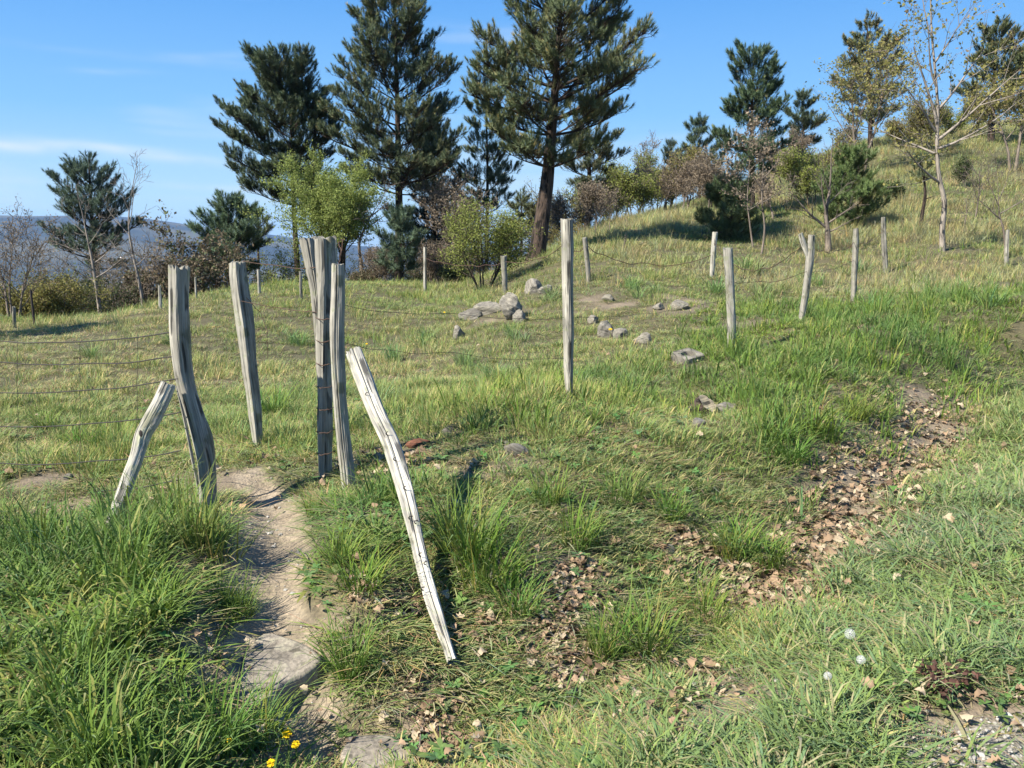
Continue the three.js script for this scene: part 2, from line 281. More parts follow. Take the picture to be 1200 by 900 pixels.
{
  const ang = [], rad = [0.001];
  for (let a = -180; a < -50; a += 4) ang.push(a); for (let a = -50; a <= 50.001; a += 0.17) ang.push(a); for (let a = 54; a < 180; a += 4) ang.push(a);
  for (let r = .4; r < 1.5; r += .12) rad.push(r); for (let r = 1.5; r < 24; r *= 1.0095) rad.push(r); for (let r = 24; r < 120; r *= 1.022) rad.push(r); for (let r = 120; r < 1400; r *= 1.06) rad.push(r); rad.push(1400);
  const na = ang.length, nr = rad.length, pos = new Float32Array(na * nr * 3), cl = new Float32Array(na * nr * 3), uv = new Float32Array(na * nr * 2), idx = [];
  for (let i = 0; i < nr; i++) for (let j = 0; j < na; j++) {
    const a = ang[j] * Math.PI / 180, x = rad[i] * Math.sin(a), z = -rad[i] * Math.cos(a), o = i * na + j;
    pos.set([x, H(x, z), z], o * 3); cl.set(groundColor(x, z), o * 3); uv.set([x * .9, z * .9], o * 2);
  }
  for (let i = 0; i + 1 < nr; i++) for (let j = 0; j < na; j++) { const k = (j + 1) % na, a = i * na + j, b = i * na + k, c = a + na, e = b + na; idx.push(a, b, c, b, e, c); }
  const g = new THREE.BufferGeometry(); g.setAttribute('position', new THREE.BufferAttribute(pos, 3)); g.setAttribute('color', new THREE.BufferAttribute(cl, 3)); g.setAttribute('uv', new THREE.BufferAttribute(uv, 2)); g.setIndex(idx); g.computeVertexNormals();
  structure('ground', g, M.ground, 'grassy bank and field with a worn sandy footpath');
}
const ground = scene.children[scene.children.length - 1];
{
  const na = 361, nr = 70, pos = [], cl = [], idx = [];
  for (let i = 0; i < nr; i++) for (let j = 0; j < na; j++) {
    const a = (j / (na - 1)) * Math.PI * 2, r = 1400 * Math.pow(9500 / 1400, i / (nr - 1)), x = r * Math.sin(a), z = -r * Math.cos(a), d = -z;
    const n = fbm(x * .0005 + 3, d * .0005 + 8, 6), ridge = 1 - Math.abs(2 * fbm(x * .00028 + 21, d * .00028 + 2, 5, 4) - 1);
    const azd = ((a * 180 / Math.PI + 180) % 360) - 180, rise = smooth(1900, 6200, r), top = lerp(-110, 130, azd < 20 ? smooth(-6, -27, azd) : 0) + 95 * (ridge - .6) + 70 * (n - .5);
    let h = lerp(farLand(x, d), lerp(-235 + 40 * n, top, rise), smooth(1400, 1800, r));
    h -= smooth(7500, 9500, r) * 60;
    pos.push(x, h, z);
    const k = fbm(x * .003, d * .003, 4, 7), wood = smooth(.36, .5, k), b = fbm(x * .012, d * .012, 3, 9);
    const field = [lerp(.05, .11, b), lerp(.06, .095, b), .045], trees = [.016, .026, .02];
    cl.push(...field.map((q, t) => lerp(q, trees[t], wood)));
  }
  for (let i = 0; i + 1 < nr; i++) for (let j = 0; j + 1 < na; j++) { const a = i * na + j; idx.push(a, a + 1, a + na, a + 1, a + na + 1, a + na); }
  const g = new THREE.BufferGeometry(); g.setAttribute('position', new THREE.Float32BufferAttribute(pos, 3)); g.setAttribute('color', new THREE.Float32BufferAttribute(cl, 3)); g.setIndex(idx); g.computeVertexNormals();
  structure('hills', g, M.hills, 'hazy wooded hills across the valley');
}

// ───────────────────────── grass and other ground cover ─────────────────────────
class Build {                                             // collects triangles with colours
  constructor() { this.p = []; this.c = []; this.i = []; this.n = []; this.uv = []; }
  vert(v, c) { this.p.push(v.x, v.y, v.z); if (c) this.c.push(c[0], c[1], c[2]); return this.p.length / 3 - 1; }
  strip(points, across, widths, c) {                      // a flat ribbon along points
    let prev = null;
    points.forEach((q, k) => {
      const w = widths[k] / 2, col_ = c;
      if (w < 1e-5) { const a = this.vert(q, col_); if (prev) this.i.push(prev[0], prev[1], a); prev = null; return; }
      const a = this.vert(q.clone().addScaledVector(across, -w), col_), b = this.vert(q.clone().addScaledVector(across, w), col_);
      if (prev) this.i.push(prev[0], prev[1], a, prev[1], b, a);
      prev = [a, b];
    });
  }
  geo() { const g = new THREE.BufferGeometry(); g.setAttribute('position', new THREE.Float32BufferAttribute(this.p, 3)); if (this.c.length) g.setAttribute('color', new THREE.Float32BufferAttribute(this.c, 3)); g.setIndex(this.i); g.computeVertexNormals(); return g; }
}
// kinds of blade: each blade takes one of these flat colours, the same from foot to tip
const BLADES = [[.8, .85, .75], [.95, .95, .9], [1.05, 1.02, .75], [1.2, 1.12, 1.05], [1.28, 1.18, .9], [.9, 1.0, 1.15]], STRAW = [[1.75, 1.12, 1.5], [2.0, 1.28, 1.7], [2.3, 1.45, 1.85]];
function bladeClump(seed, { n, spread, h, w, lean, droop, dry = 0, flat = 0, seg = 3 }) {
  const R = rng(seed), b = new Build();
  for (let k = 0; k < n; k++) {
    const a = R() * 6.283, rr = spread * Math.sqrt(R()), base = V(Math.cos(a) * rr, -.012, Math.sin(a) * rr), az = a + (R() - .5) * 2.4, len = h * (.45 + .75 * R());
    const le = flat ? 1.15 + .4 * R() : lean * (.25 + 1.1 * R()) , dr = droop * (.3 + R());
    const wk = .45 + 1.1 * R() ** 1.5, pts = [], ws = [], dir = V(Math.cos(az), 0, Math.sin(az)); let p = base.clone(), ang = le;
    for (let s = 0; s <= seg; s++) { pts.push(p.clone()); ws.push(s === seg ? 0 : w * wk * (1 - .75 * (s / seg) ** 1.5)); p.addScaledVector(dir, Math.sin(ang) * len / seg); p.y += Math.cos(ang) * len / seg; if (flat && p.y < .002) p.y = .002 + .01 * R(); ang += dr / seg * (1 + s); }
    const across = V(-dir.z, 0, dir.x).applyAxisAngle(V(0, 1, 0), (R() - .5) * 1.6);
    const c = R() < dry ? STRAW[Math.floor(R() * STRAW.length)] : BLADES[Math.floor(R() * BLADES.length)];   // one flat colour for the whole blade
    b.strip(pts, across, ws, c);
  }
  return b.geo();
}
function scatter(name, geos, mat, places, label, group, category = 'grass') {  // one instanced mass per shape
  geos.forEach((g, k) => {
    const mine = places.filter((_, i) => i % geos.length === k); if (!mine.length) return;
    const m = new THREE.InstancedMesh(g, mat, mine.length), q = new THREE.Quaternion(), e = new THREE.Euler(), mt = new THREE.Matrix4();
    mine.forEach((o, i) => { e.set(o.tx || 0, o.turn, o.tz || 0, 'YXZ'); q.setFromEuler(e); mt.compose(o.p, q, V(o.s, o.sy || o.s, o.s)); m.setMatrixAt(i, mt); m.setColorAt(i, o.c); });
    m.name = numbered(name); shadows(m); scene.add(m); tag(m, label, category, group, 'stuff');
  });
}
{
  const R = rng(7), lush = [], field = [], straw = [], thatch = [], moss = [];
  const half = 47 * Math.PI / 180, r0 = Math.sqrt(1.0), r1 = Math.sqrt(66);
  const place = (p, s, sy, c, tilt = .12) => ({ p, s, sy, turn: R() * 6.283, tx: (R() - .5) * tilt * 2, tz: (R() - .5) * tilt * 2, c });
  for (let k = 0; k < 120000; k++) {
    const r = (r0 + R() * (r1 - r0)) ** 2, a = (R() * 2 - 1) * half, x = r * Math.sin(a), z = -r * Math.cos(a), d = -z;
    const o = zone(x, z), n1 = fbm(x * .9 + 5, d * .9, 3), n2 = fbm(x * 3.1, d * 3.1 + 8, 2), bare = Math.max(o.path * 1.5, o.soil * 1.05, o.leaf * .78, o.gravel * .9);
    if (R() < bare * 1.12 - .05 || R() < o.clear * 1.1) continue;
    if (r < 7 && R() < .3) continue;
    if (r > 9 && R() < .5 * (1 - o.green)) continue;
    const far = smooth(10, 40, r), grow = 1 + far * 1.1, P = floor(x, z);
    // tone patches: fresh green, yellow green, dry
    const t = clamp(n1 * 1.6 - .3), big = smooth(.35, .65, fbm(x * .3 + 80, d * .3, 3)), patchy = smooth(.38, .64, n2), clumpy = smooth(.36, .62, fbm(x * 4.2 + 9, d * 4.2, 2)), edge = r < 7 ? smooth(.14, .75, o.near ?? 9) : 1;
    const dryness = smooth(.45, .75, fbm(x * .8 + 31, d * .8, 3));
    if (R() < o.straw * .8) {
      straw.push(place(P, (.85 + .5 * R()) * grow, (.6 + .6 * R()) * grow * (.6 + .6 * patchy), C(lerp(.27, .40, R()), lerp(.28, .39, R()), lerp(.145, .21, R()))));
    } else if (R() < o.lush) {
      const tall = (1 - .72 * o.low) * (1 + .25 * o.green) * (o.verge ? .35 + .4 * clumpy : .25 + 1.05 * clumpy * (.4 + .8 * patchy)) * (d < 4.6 && x < -.6 ? 1.2 : 1) * (1 - .45 * o.soil) * (.7 + .5 * R()) * lerp(.22, 1, edge);
      const c = o.verge ? [lerp(.155, .215, t), lerp(.235, .30, t), lerp(.09, .12, R())] : [lerp(.10, .17, t), lerp(.185, .26, t), lerp(.035, .062, R())];
      if (!o.verge && R() > .3 + .75 * clumpy + .5 * o.green) continue;
      lush.push(place(P, (.8 + .4 * R()) * Math.sqrt(grow), tall * Math.sqrt(grow), C(...c)));
    } else {
      const tall = (.4 + 1.1 * patchy * n1 * 1.5) * (1 - .25 * o.bank) * (.7 + .5 * R()) * lerp(.4, 1, edge) * (1 - .5 * o.low), y = clamp(.38 * big + .5 * dryness * R()) * (1 - .75 * o.bank);
      field.push(place(P, (.85 + .4 * R()) * grow, tall * grow, C(lerp(lerp(.175, .23, t), .345, y), lerp(lerp(.26, .31, t), .365, y), lerp(.09, .18, y))));
    }
    if (R() < (r < 16 ? .42 : .2) * (1 - o.lush * .55)) thatch.push(place(floor(x + .02, z, .006), (.8 + .6 * R()) * grow, (.8 + .6 * R()) * grow, C(lerp(.30, .48, R()), lerp(.26, .40, R()), lerp(.15, .22, R())), .05));
  }
  // creeping stems and dry bits on bare ground
  for (let k = 0; k < 9000; k++) {
    const r = (1.3 + R() * 2.9) ** 2, a = (R() * 2 - 1) * half, x = r * Math.sin(a), z = -r * Math.cos(a), o = zone(x, z);
    if (Math.max(o.soil, o.leaf * .9, o.gravel * .5) - o.path > R() * 1.1) (R() < .6 ? thatch : moss).push(place(floor(x, z, .004), .6 + .6 * R(), .5 + .5 * R(), R() < .5 ? C(.32, .27, .17) : C(.12, .16, .045), .05));
  }
  const mk = (s, o) => [0, 1, 2, 3].map((k) => bladeClump(s + k * 31, o));
  scatter('lush_grass', [...[0, 1].map((k) => bladeClump(150 + k, { n: 9, spread: .05, h: .2, w: .0125, lean: .5, droop: 1.1, dry: .04, seg: 4 })), bladeClump(160, { n: 18, spread: .05, h: .25, w: .006, lean: .35, droop: .8, dry: .07, seg: 4 }), ...mk(100, { n: 13, spread: .055, h: .23, w: .0085, lean: .45, droop: .9, dry: .08, seg: 4 })], M.grass, lush, 'lush green long grass on the bank and verge', 'grass');
  scatter('field_grass', mk(200, { n: 26, spread: .10, h: .13, w: .006, lean: .55, droop: .8, dry: .13 }), M.grass, field, 'short yellowish green grass of the field', 'grass');
  scatter('straw_grass', mk(300, { n: 30, spread: .14, h: .24, w: .006, lean: .4, droop: .7, dry: 0 }), M.grass, straw, 'dry straw coloured grass on the hillside', 'grass');
  scatter('dead_grass', mk(400, { n: 12, spread: .07, h: .16, w: .005, lean: 1, droop: .3, flat: 1 }), M.grass, thatch, 'flattened dead grass blades between the living grass', 'grass');
  scatter('low_weeds', mk(500, { n: 14, spread: .05, h: .05, w: .012, lean: .9, droop: .5 }), M.grass, moss, 'low green weeds on bare soil', 'grass', 'weeds');
  // rush and tussock clumps that stand above the turf
  const tuss = [], T = rng(19);
  for (const [px, py, s, sy] of [[555, 430, 1, 1], [320, 490, 1.3, 1.1], [345, 470, 1, 1], [575, 445, 1, 1.1], [870, 318, 1.5, 1.2], [905, 345, 1.3, 1.2], [840, 345, 1.2, 1.1], [640, 350, 1, .8], [600, 400, .9, .8], [760, 345, 1, .8], [735, 338, .9, .9], [235, 640, 1.2, 1.35], [200, 625, 1.1, 1.3], [265, 650, 1, 1.1], [150, 650, 1, 1.1], [276, 708, .55, .6], [276, 722, .5, .55], [285, 720, .7, .6], [430, 690, .9, .8], [395, 655, .8, .8], [390, 815, .9, .9], [410, 790, .8, .9], [360, 600, .6, .8], [545, 660, 1.1, 1.3], [575, 690, 1, 1.2], [530, 640, 1, 1.2], [600, 720, .9, 1], [760, 760, 1, 1], [700, 770, .7, .9], [960, 510, 1.3, 1.1], [930, 540, 1.2, 1], [905, 520, 1.1, .9], [1000, 490, 1, 1], [860, 650, 1, .9], [900, 660, .9, .8], [830, 730, .9, .8], [300, 870, .8, .8], [250, 880, .9, .9], [340, 880, .8, .8], [60, 660, 1, 1.2], [20, 640, 1, 1.1], [110, 520, .9, .6], [60, 500, .9, .6], [400, 470, 1, .9], [450, 420, 1, .9], [690, 450, .9, .8], [740, 455, .8, .7], [955, 335, 1.2, 1.1], [1030, 360, 1.2, 1], [1100, 350, 1.2, 1], [1150, 360, 1.3, 1], [1000, 320, 1.2, 1.1], [440, 470, .9, .9], [500, 400, 1, .9], [350, 400, 1, .9], [200, 400, 1, .8], [100, 420, 1, .8], [780, 610, .9, .9], [730, 590, .9, .9], [640, 590, .9, .9], [680, 640, .9, 1]]) {
    for (let k = 0; k < 3; k++) { const g = G(px + (T() - .5) * 26, py + (T() - .5) * 10), d = -g.z; if (zone(g.x, g.z).path > .4 && !(px === 276)) continue; tuss.push({ p: g, s: s * (.7 + .5 * T()) * (1 + smooth(8, 20, d) * .5), sy: sy * (.7 + .4 * T()) * (1 + smooth(8, 20, d) * .3), turn: T() * 6.28, c: d > 7.5 ? C(lerp(.14, .19, T()), lerp(.22, .28, T()), lerp(.085, .115, T())) : C(lerp(.10, .16, T()), lerp(.18, .24, T()), lerp(.03, .055, T())) }); }
  }
  scatter('grass_tussock', [900, 931, 962].map((s) => bladeClump(s, { n: 60, spread: .09, h: .32, w: .0075, lean: .5, droop: .8, dry: .06, seg: 4 })), M.grass, tuss, 'tall green grass tussocks standing above the turf', 'grass');
}
// low broad-leaved weeds among the grass
{
  const R = rng(91), spots = [], geos = [1, 2, 3].map((sd) => { const Q = rng(sd * 13), b = new Build(); for (let k = 0; k < 9; k++) { const a = k * 2.4 + Q(), L = .03 + .035 * Q(), up = .15 + .6 * Q(), dir = V(Math.cos(a), up, Math.sin(a)).normalize(), ac = V(-Math.sin(a), (Q() - .5) * .4, Math.cos(a)), g = .8 + .4 * Q(), o = V(0, .004, 0), w = L * (.3 + .2 * Q()); b.strip([o, o.clone().addScaledVector(dir, L * .35), o.clone().addScaledVector(dir, L * .7).add(V(0, -.004, 0)), o.clone().addScaledVector(dir, L).add(V(0, -.01, 0))], ac, [.003, w * .85, w, 0], [g, g, g]); } return b.geo(); });
  for (let k = 0; k < 4200; k++) { const r = (1.3 + R() * 1.6) ** 2, a = (R() * 2 - 1) * .8, x = r * Math.sin(a), z = -r * Math.cos(a), o = zone(x, z); if (Math.max(o.path * 1.5, o.leaf, o.gravel, o.clear) > R() || fbm(x * 2 + 5, z * 2, 2) < .52) continue; spots.push({ p: floor(x, z, .01 + .03 * R()), s: .45 + .5 * R(), turn: R() * 6.28, tx: (R() - .5) * .5, tz: (R() - .5) * .5, c: C(lerp(.09, .15, R()), lerp(.17, .24, R()), lerp(.045, .075, R())) }); }
  scatter('broad_leaved_weeds', geos, M.grass, spots, 'small broad-leaved weeds growing among the bank grass', 'weeds', 'weeds');
}
// fallen oak leaves
function oakLeaf(seed) {
  const R = rng(seed), b = new Build(), L = 1, seg = 6, bend = (R() - .3) * 2.6, roll = (R() - .5) * 1.5, mid = [], lf = [], rt = [], c = [1, 1, 1];
  for (let k = 0; k <= seg; k++) {
    const t = k / seg, w = (.08 + .34 * Math.sin(Math.PI * Math.min(1, t * 1.02)) ** .8) * (k % 2 ? 1.15 : .72), y = bend * t * (1 - t) * .6 + .1 * (R() - .5);
    const curl = (.4 + .55 * R()) * (bend > 0 ? 1 : -1) + roll * (t - .5) * .4;
    mid.push(b.vert(V(t * L - .5, y, 0), c)); lf.push(b.vert(V(t * L - .5 + .04, y + curl * w, w), c)); rt.push(b.vert(V(t * L - .5 + .04, y + curl * w * (.3 + R()), -w), c));
    if (k) b.i.push(mid[k - 1], lf[k - 1], mid[k], lf[k - 1], lf[k], mid[k], rt[k - 1], mid[k - 1], rt[k], mid[k - 1], mid[k], rt[k]);
  }
  return b.geo();
}
const leafGeos = [1, 2, 3, 4, 5, 6].map((s) => oakLeaf(s * 77));
const leafTone = (R) => { const t = R(), u = R(); return u < .25 ? C(.44, .355, .245) : u < .36 ? C(.13, .085, .055) : C(lerp(.21, .39, t), lerp(.145, .27, t), lerp(.09, .175, t)); };
{
  const R = rng(33), some = [], singles = [];
  for (let k = 0; k < 160000 && some.length < 16000; k++) {
    const r = (1.25 + R() * 2.7) ** 2, a = (R() * 2 - 1) * .82, x = r * Math.sin(a), z = -r * Math.cos(a), o = zone(x, z);
    const w = clamp(o.leaf * 1.15 - .12) * (1 - o.path) + .002 + .03 * o.soil * (r < 6 ? 1 : .3);
    if (R() > w * lerp(.85, .42, smooth(4.2, 6, r)) * Math.min(1, (r / 4) ** 1.2 + .45)) continue;
    const s = (.02 + .045 * R() ** 1.4) * lerp(.7, 1.15, smooth(2.2, 5, r));
    some.push({ p: floor(x, z, .008 + .03 * R() * R() + (w < .1 ? .03 : 0)), s, turn: R() * 6.28, tx: (R() - .5) * 1.0, tz: (R() - .5) * 1.0, c: leafTone(R), key: s / r });
  }
  some.sort((p, q) => q.key - p.key);
  const tones = []; const TR = rng(5); for (let k = 0; k < 8; k++) tones.push(leafy({ color: leafTone(TR), transmission: .2, roughness: .9 }));
  const bare = leafGeos.map((g) => { const c = g.clone(); c.deleteAttribute('color'); return c; });
  some.slice(0, 220).forEach((o, i) => { const m = part('dead_leaf', bare[i % bare.length], tones[i % 8], ground); m.position.copy(o.p); m.rotation.set(o.tx, o.turn, o.tz, 'YXZ'); m.scale.setScalar(o.s); });
  scatter('leaf_litter', leafGeos, M.deadLeaf, some.slice(220), 'brown fallen oak leaves littering the ditch and bank', 'fallen oak leaves', 'leaves');
}
// pebbles of the gravel track and small stones in the soil
{
  const R = rng(44), peb = [], geos = [3, 4, 5].map((s) => { const g = new THREE.IcosahedronGeometry(1, 1), Q = rng(s), p = g.attributes.position; const seen = {}; for (let i = 0; i < p.count; i++) { const k = [p.getX(i), p.getY(i), p.getZ(i)].map((v) => v.toFixed(3)).join(); const f = seen[k] ??= .75 + .45 * Q(); p.setXYZ(i, p.getX(i) * f, p.getY(i) * f * .62, p.getZ(i) * f * .85); } g.computeVertexNormals(); return g; });
  for (let k = 0; k < 60000 && peb.length < 5000; k++) {
    const r = (1.1 + R() * 2.4) ** 2, a = (R() * 2 - 1) * .82, x = r * Math.sin(a), z = -r * Math.cos(a), o = zone(x, z);
    if (R() > o.gravel * .9 + o.soil * .08 + o.path * .22) continue;
    const t = R(); peb.push({ p: floor(x, z, .002), s: .0025 + .012 * R() ** 4 + (o.gravel > .3 ? .003 : 0), turn: R() * 6.28, c: C(lerp(.2, .42, t), lerp(.19, .40, t), lerp(.165, .365, t)) });
  }
  scatter('gravel', geos, std({}), peb, 'small pale stones of the gravel track and bare soil', 'pebbles', 'gravel');
}

// ───────────────────────── trees ─────────────────────────
class Tubes {                                              // tapered limbs merged into one bark mesh
  constructor() { this.p = []; this.n = []; this.uv = []; this.i = []; }
  add(pts, rad, sides = 6, uvs = 1) {
    const base = this.p.length / 3; let ref = V(1, 0, 0), v = 0;
    pts.forEach((q, k) => {
      const t = pts[Math.min(k + 1, pts.length - 1)].clone().sub(pts[Math.max(k - 1, 0)]).normalize();
      if (Math.abs(t.dot(ref)) > .95) ref = Math.abs(t.y) < .8 ? V(0, 1, 0) : V(0, 0, 1);
      const a = ref.clone().addScaledVector(t, -t.dot(ref)).normalize(), b = t.clone().cross(a); ref = a;
      if (k) v += q.distanceTo(pts[k - 1]);
      for (let s = 0; s <= sides; s++) { const w = s / sides * 6.2832, n = a.clone().multiplyScalar(Math.cos(w)).addScaledVector(b, Math.sin(w)); this.p.push(q.x + n.x * rad[k], q.y + n.y * rad[k], q.z + n.z * rad[k]); this.n.push(n.x, n.y, n.z); this.uv.push(s / sides * uvs, v * .8); }
      if (k) for (let s = 0; s < sides; s++) { const o = base + (k - 1) * (sides + 1) + s, e = o + sides + 1; this.i.push(o, o + 1, e, o + 1, e + 1, e); }
    });
  }
  geo() { const g = new THREE.BufferGeometry(); g.setAttribute('position', new THREE.Float32BufferAttribute(this.p, 3)); g.setAttribute('normal', new THREE.Float32BufferAttribute(this.n, 3)); g.setAttribute('uv', new THREE.Float32BufferAttribute(this.uv, 2)); g.setIndex(this.i); return g; }
}
function masses(name, geos, mat, spots, parent) {          // instanced foliage: part of its tree
  geos.forEach((g, k) => {
    const mine = spots.filter((_, i) => i % geos.length === k); if (!mine.length) return;
    const m = new THREE.InstancedMesh(g, mat, mine.length), q = new THREE.Quaternion(), mt = new THREE.Matrix4(), up = V(0, 1, 0), tw = new THREE.Quaternion();
    mine.forEach((o, i) => { q.setFromUnitVectors(up, o.dir); tw.setFromAxisAngle(up, o.turn || 0); q.multiply(tw); mt.compose(o.p, q, V(o.s, o.s, o.s)); m.setMatrixAt(i, mt); m.setColorAt(i, o.c); });
    m.name = name; m.userData.kind = 'stuff'; shadows(m); parent.add(m);
  });
}
// a shoot of pine: needles standing off a twig, a pale bud at the tip of some
function pineTuft(seed, bud) {
  const R = rng(seed), b = new Build();
  for (let k = 0; k < 64; k++) {
    const t = R() ** .8, a = k * 2.4, out = lerp(1.7, .3, t) + (R() - .5) * .5, len = .16 * (.6 + .6 * R()), o = V(0, .2 * t, 0);
    const dir = V(Math.cos(a) * Math.sin(out), Math.cos(out), Math.sin(a) * Math.sin(out)), ac = V(-Math.sin(a), .3 * (R() - .5), Math.cos(a)).normalize();
    const tip = o.clone().addScaledVector(dir, len); tip.y -= .02 * R(); const g = .7 + .6 * R(), c = [g, g, g * (.8 + .4 * R())];
    const w = .0065, i0 = b.vert(o.clone().addScaledVector(ac, -w), c), i1 = b.vert(o.clone().addScaledVector(ac, w), c), i2 = b.vert(tip, c); b.i.push(i0, i1, i2);
  }
  const twig = [.9, .55, .45], tw = .007; for (let s = 0; s < 3; s++) { const a = s * 2.1, e = (s + 1) * 2.1; const i0 = b.vert(V(Math.cos(a) * tw, -.05, Math.sin(a) * tw), twig), i1 = b.vert(V(Math.cos(e) * tw, -.05, Math.sin(e) * tw), twig), i2 = b.vert(V(0, .27, 0), twig); b.i.push(i0, i1, i2); }
  if (bud) for (let q = 0; q < 3; q++) { const cx = (R() - .5) * .05, cz = (R() - .5) * .05, c = [2.6, 1.9, 1.6]; for (let s = 0; s < 4; s++) { const a = s * 1.571, e = a + 1.571, w = .011; const i0 = b.vert(V(cx + Math.cos(a) * w, .23, cz + Math.sin(a) * w), c), i1 = b.vert(V(cx + Math.cos(e) * w, .23, cz + Math.sin(e) * w), c), i2 = b.vert(V(cx * 1.4, .33, cz * 1.4), c); b.i.push(i0, i1, i2); } }
  return b.geo();
}
const tufts = [pineTuft(11, false), pineTuft(12, true), pineTuft(13, false)], tuftsPlain = [pineTuft(14, false), pineTuft(15, false)];
function bent(base, top, n, wob, R) {
  const pts = [], a = (R() - .5) * wob, b = (R() - .5) * wob, c = (R() - .5) * wob;
  for (let k = 0; k <= n; k++) { const t = k / n, q = base.clone().lerp(top, t); q.x += a * Math.sin(t * 3.14) + b * Math.sin(t * 6.28) * .5; q.z += c * Math.sin(t * 3.14); pts.push(q); }
  return pts;
}
const along = (pts, t) => { const f = clamp(t, 0, .9999) * (pts.length - 1), i = Math.floor(f); return pts[i].clone().lerp(pts[i + 1], f - i); };
// px/d: where it stands; topPx/topPy: its tip; lowPy: lowest foliage; wl, wr: half widths in pixels
function pine(o) {
  const R = rng(o.seed), base = col(o.px, o.d), tip = at(o.topPx ?? o.px, o.topPy, o.d), low = at(o.px, o.lowPy, o.d).y, k = o.d / F;
  const wl = o.wl * k, wr = o.wr * k, hgt = tip.y - base.y, t = thing('pine_tree', o.label, 'pine tree', base, o.group ?? 'pine trees');
  const spine = o.spine ? o.spine.map(([px, py]) => at(px, py, o.d).sub(base)) : bent(V(0, 0, 0), tip.clone().sub(base), 9, hgt * .03, R);
  spine[0].set(spine[0].x * 0, -.15, 0);
  const smoothSpine = new THREE.CatmullRomCurve3(spine).getPoints(18), tr = new Tubes(), br = new Tubes(), spots = [];
  const r0 = o.trunk ?? hgt * .02, tq = (y) => { let i = 0; while (i < smoothSpine.length - 2 && smoothSpine[i + 1].y < y) i++; const a = smoothSpine[i], b = smoothSpine[i + 1]; return a.clone().lerp(b, clamp((y - a.y) / (b.y - a.y || 1))); };
  tr.add(smoothSpine, smoothSpine.map((_, i) => r0 * (1 - .9 * (i / 18) ** 1.1) * (i === 0 ? 1.35 : 1)), 10, 2);
  const y0 = low - base.y, y1 = spine[spine.length - 1].y, span = y1 - y0, gap = o.gap ?? .42, tuftS = (o.tuft ?? 1.25) * .72, dens = o.dens ?? 1;
  const green = (o.green ?? [.05, .072, .038]).map((v, i) => v * [2.0, 1.95, 1.9][i]);
  const put = (p, dir, s) => { const g = .75 + .5 * R(), w = R() < (o.brown ?? .12); spots.push({ p, dir, s: s * tuftS * (.75 + .5 * R()), turn: R() * 6.28, c: w ? C(green[0] * 1.45 * g, green[1] * 1.18 * g, green[2] * 1.1 * g) : C(green[0] * g, green[1] * g, green[2] * g) }); };
  let az = R() * 6.28;
  for (let y = y0; y < y1 - .1; y += gap * (.7 + .6 * R())) {
    const t = (y - y0) / span, prof = o.prof ? o.prof(t) : Math.min(1, .62 + 1.6 * t) * Math.pow(1 - t, .62) * 1.12 + .04;
    const nb = Math.max(3, Math.round((o.whorl ?? 5) * (t > .85 ? .8 : 1)));
    for (let b = 0; b < nb; b++) {
      az += 6.283 / nb + (R() - .5) * .7; if (R() < (o.gapy ?? .12)) continue;
      const cx = Math.cos(az), L = prof * (cx < 0 ? wl : wr) * lerp(.5, 1.16, R()) * (cx * cx + (1 - cx * cx) * (wl + wr) / 2 / (cx < 0 ? wl : wr)) , rise = lerp(o.rise0 ?? .1, o.rise1 ?? .95, t ** 1.2) + (R() - .5) * .25, start = tq(y), pts = [];
      if (L < .12) continue;
      const dir = V(cx * Math.cos(rise), Math.sin(rise), Math.sin(az) * Math.cos(rise)), n = 6; let p = start.clone();
      for (let s = 0; s <= n; s++) { pts.push(p.clone()); p.addScaledVector(dir, L / n); dir.y += .07 + (R() - .5) * .1; dir.x += (R() - .5) * .12; dir.z += (R() - .5) * .12; dir.normalize(); }
      const rb = Math.max(.012, r0 * .26 * (L / Math.max(wl, wr)) * (1 - t * .4));
      br.add(pts, pts.map((_, s) => rb * (1 - .8 * s / n)), 5);
      put(pts[n], dir.clone(), 1.1);
      const nt = Math.max(3, Math.round(L / .07 * dens * (o.fine ?? 1)));
      for (let s = 0; s < nt; s++) {
        const f = lerp(o.inner ?? .22, .98, Math.pow(R(), .75)), q = along(pts, f), a2 = az + (R() < .5 ? 1 : -1) * (.5 + .9 * R()), l2 = Math.min(.85, L * .42) * lerp(1, .35, f) * (.5 + .8 * R());
        const d2 = V(Math.cos(a2) * .85, .35 + .5 * R() - .25 * (R() < .3), Math.sin(a2) * .85).normalize(), e = q.clone().addScaledVector(d2, l2);
        if (l2 > .2 && o.twigs !== false) br.add([q, e], [rb * .3, .005], 3);
        d2.y += .75; d2.normalize(); put(e, d2, 1);
        if (l2 > .16) { put(q.clone().lerp(e, .55).add(V((R() - .5) * .1, .05, (R() - .5) * .1)), V(d2.x + (R() - .5), d2.y + .3, d2.z + (R() - .5)).normalize(), .9); }
      }
    }
  }
  for (let s = 0; s < 5; s++) put(spine[spine.length - 1].clone().add(V((R() - .5) * .15, -.12 * s, (R() - .5) * .15)), V((R() - .5) * .4, 1, (R() - .5) * .4).normalize(), 1);
  // dead stubs below the crown
  for (let s = 0; s < (o.stubs ?? 6); s++) { const y = lerp(y0 * .45, y0 + .3 * span, R()), a = R() * 6.28, q = tq(y), l = .3 + .9 * R() * (wl + wr) * .25; br.add([q, q.clone().add(V(Math.cos(a) * l * .6, .05, Math.sin(a) * l * .6)), q.clone().add(V(Math.cos(a) * l, -.05 + .3 * (R() - .5), Math.sin(a) * l))], [.018, .012, .004], 4); }
  const trunkMesh = part('trunk', tr.geo(), M.pineBark, t); part('limbs', br.geo(), M.pineBark, trunkMesh).userData.kind = 'stuff';
  masses('crown', o.buds === false ? tuftsPlain : tufts, M.needles, spots, t);
  return t;
}
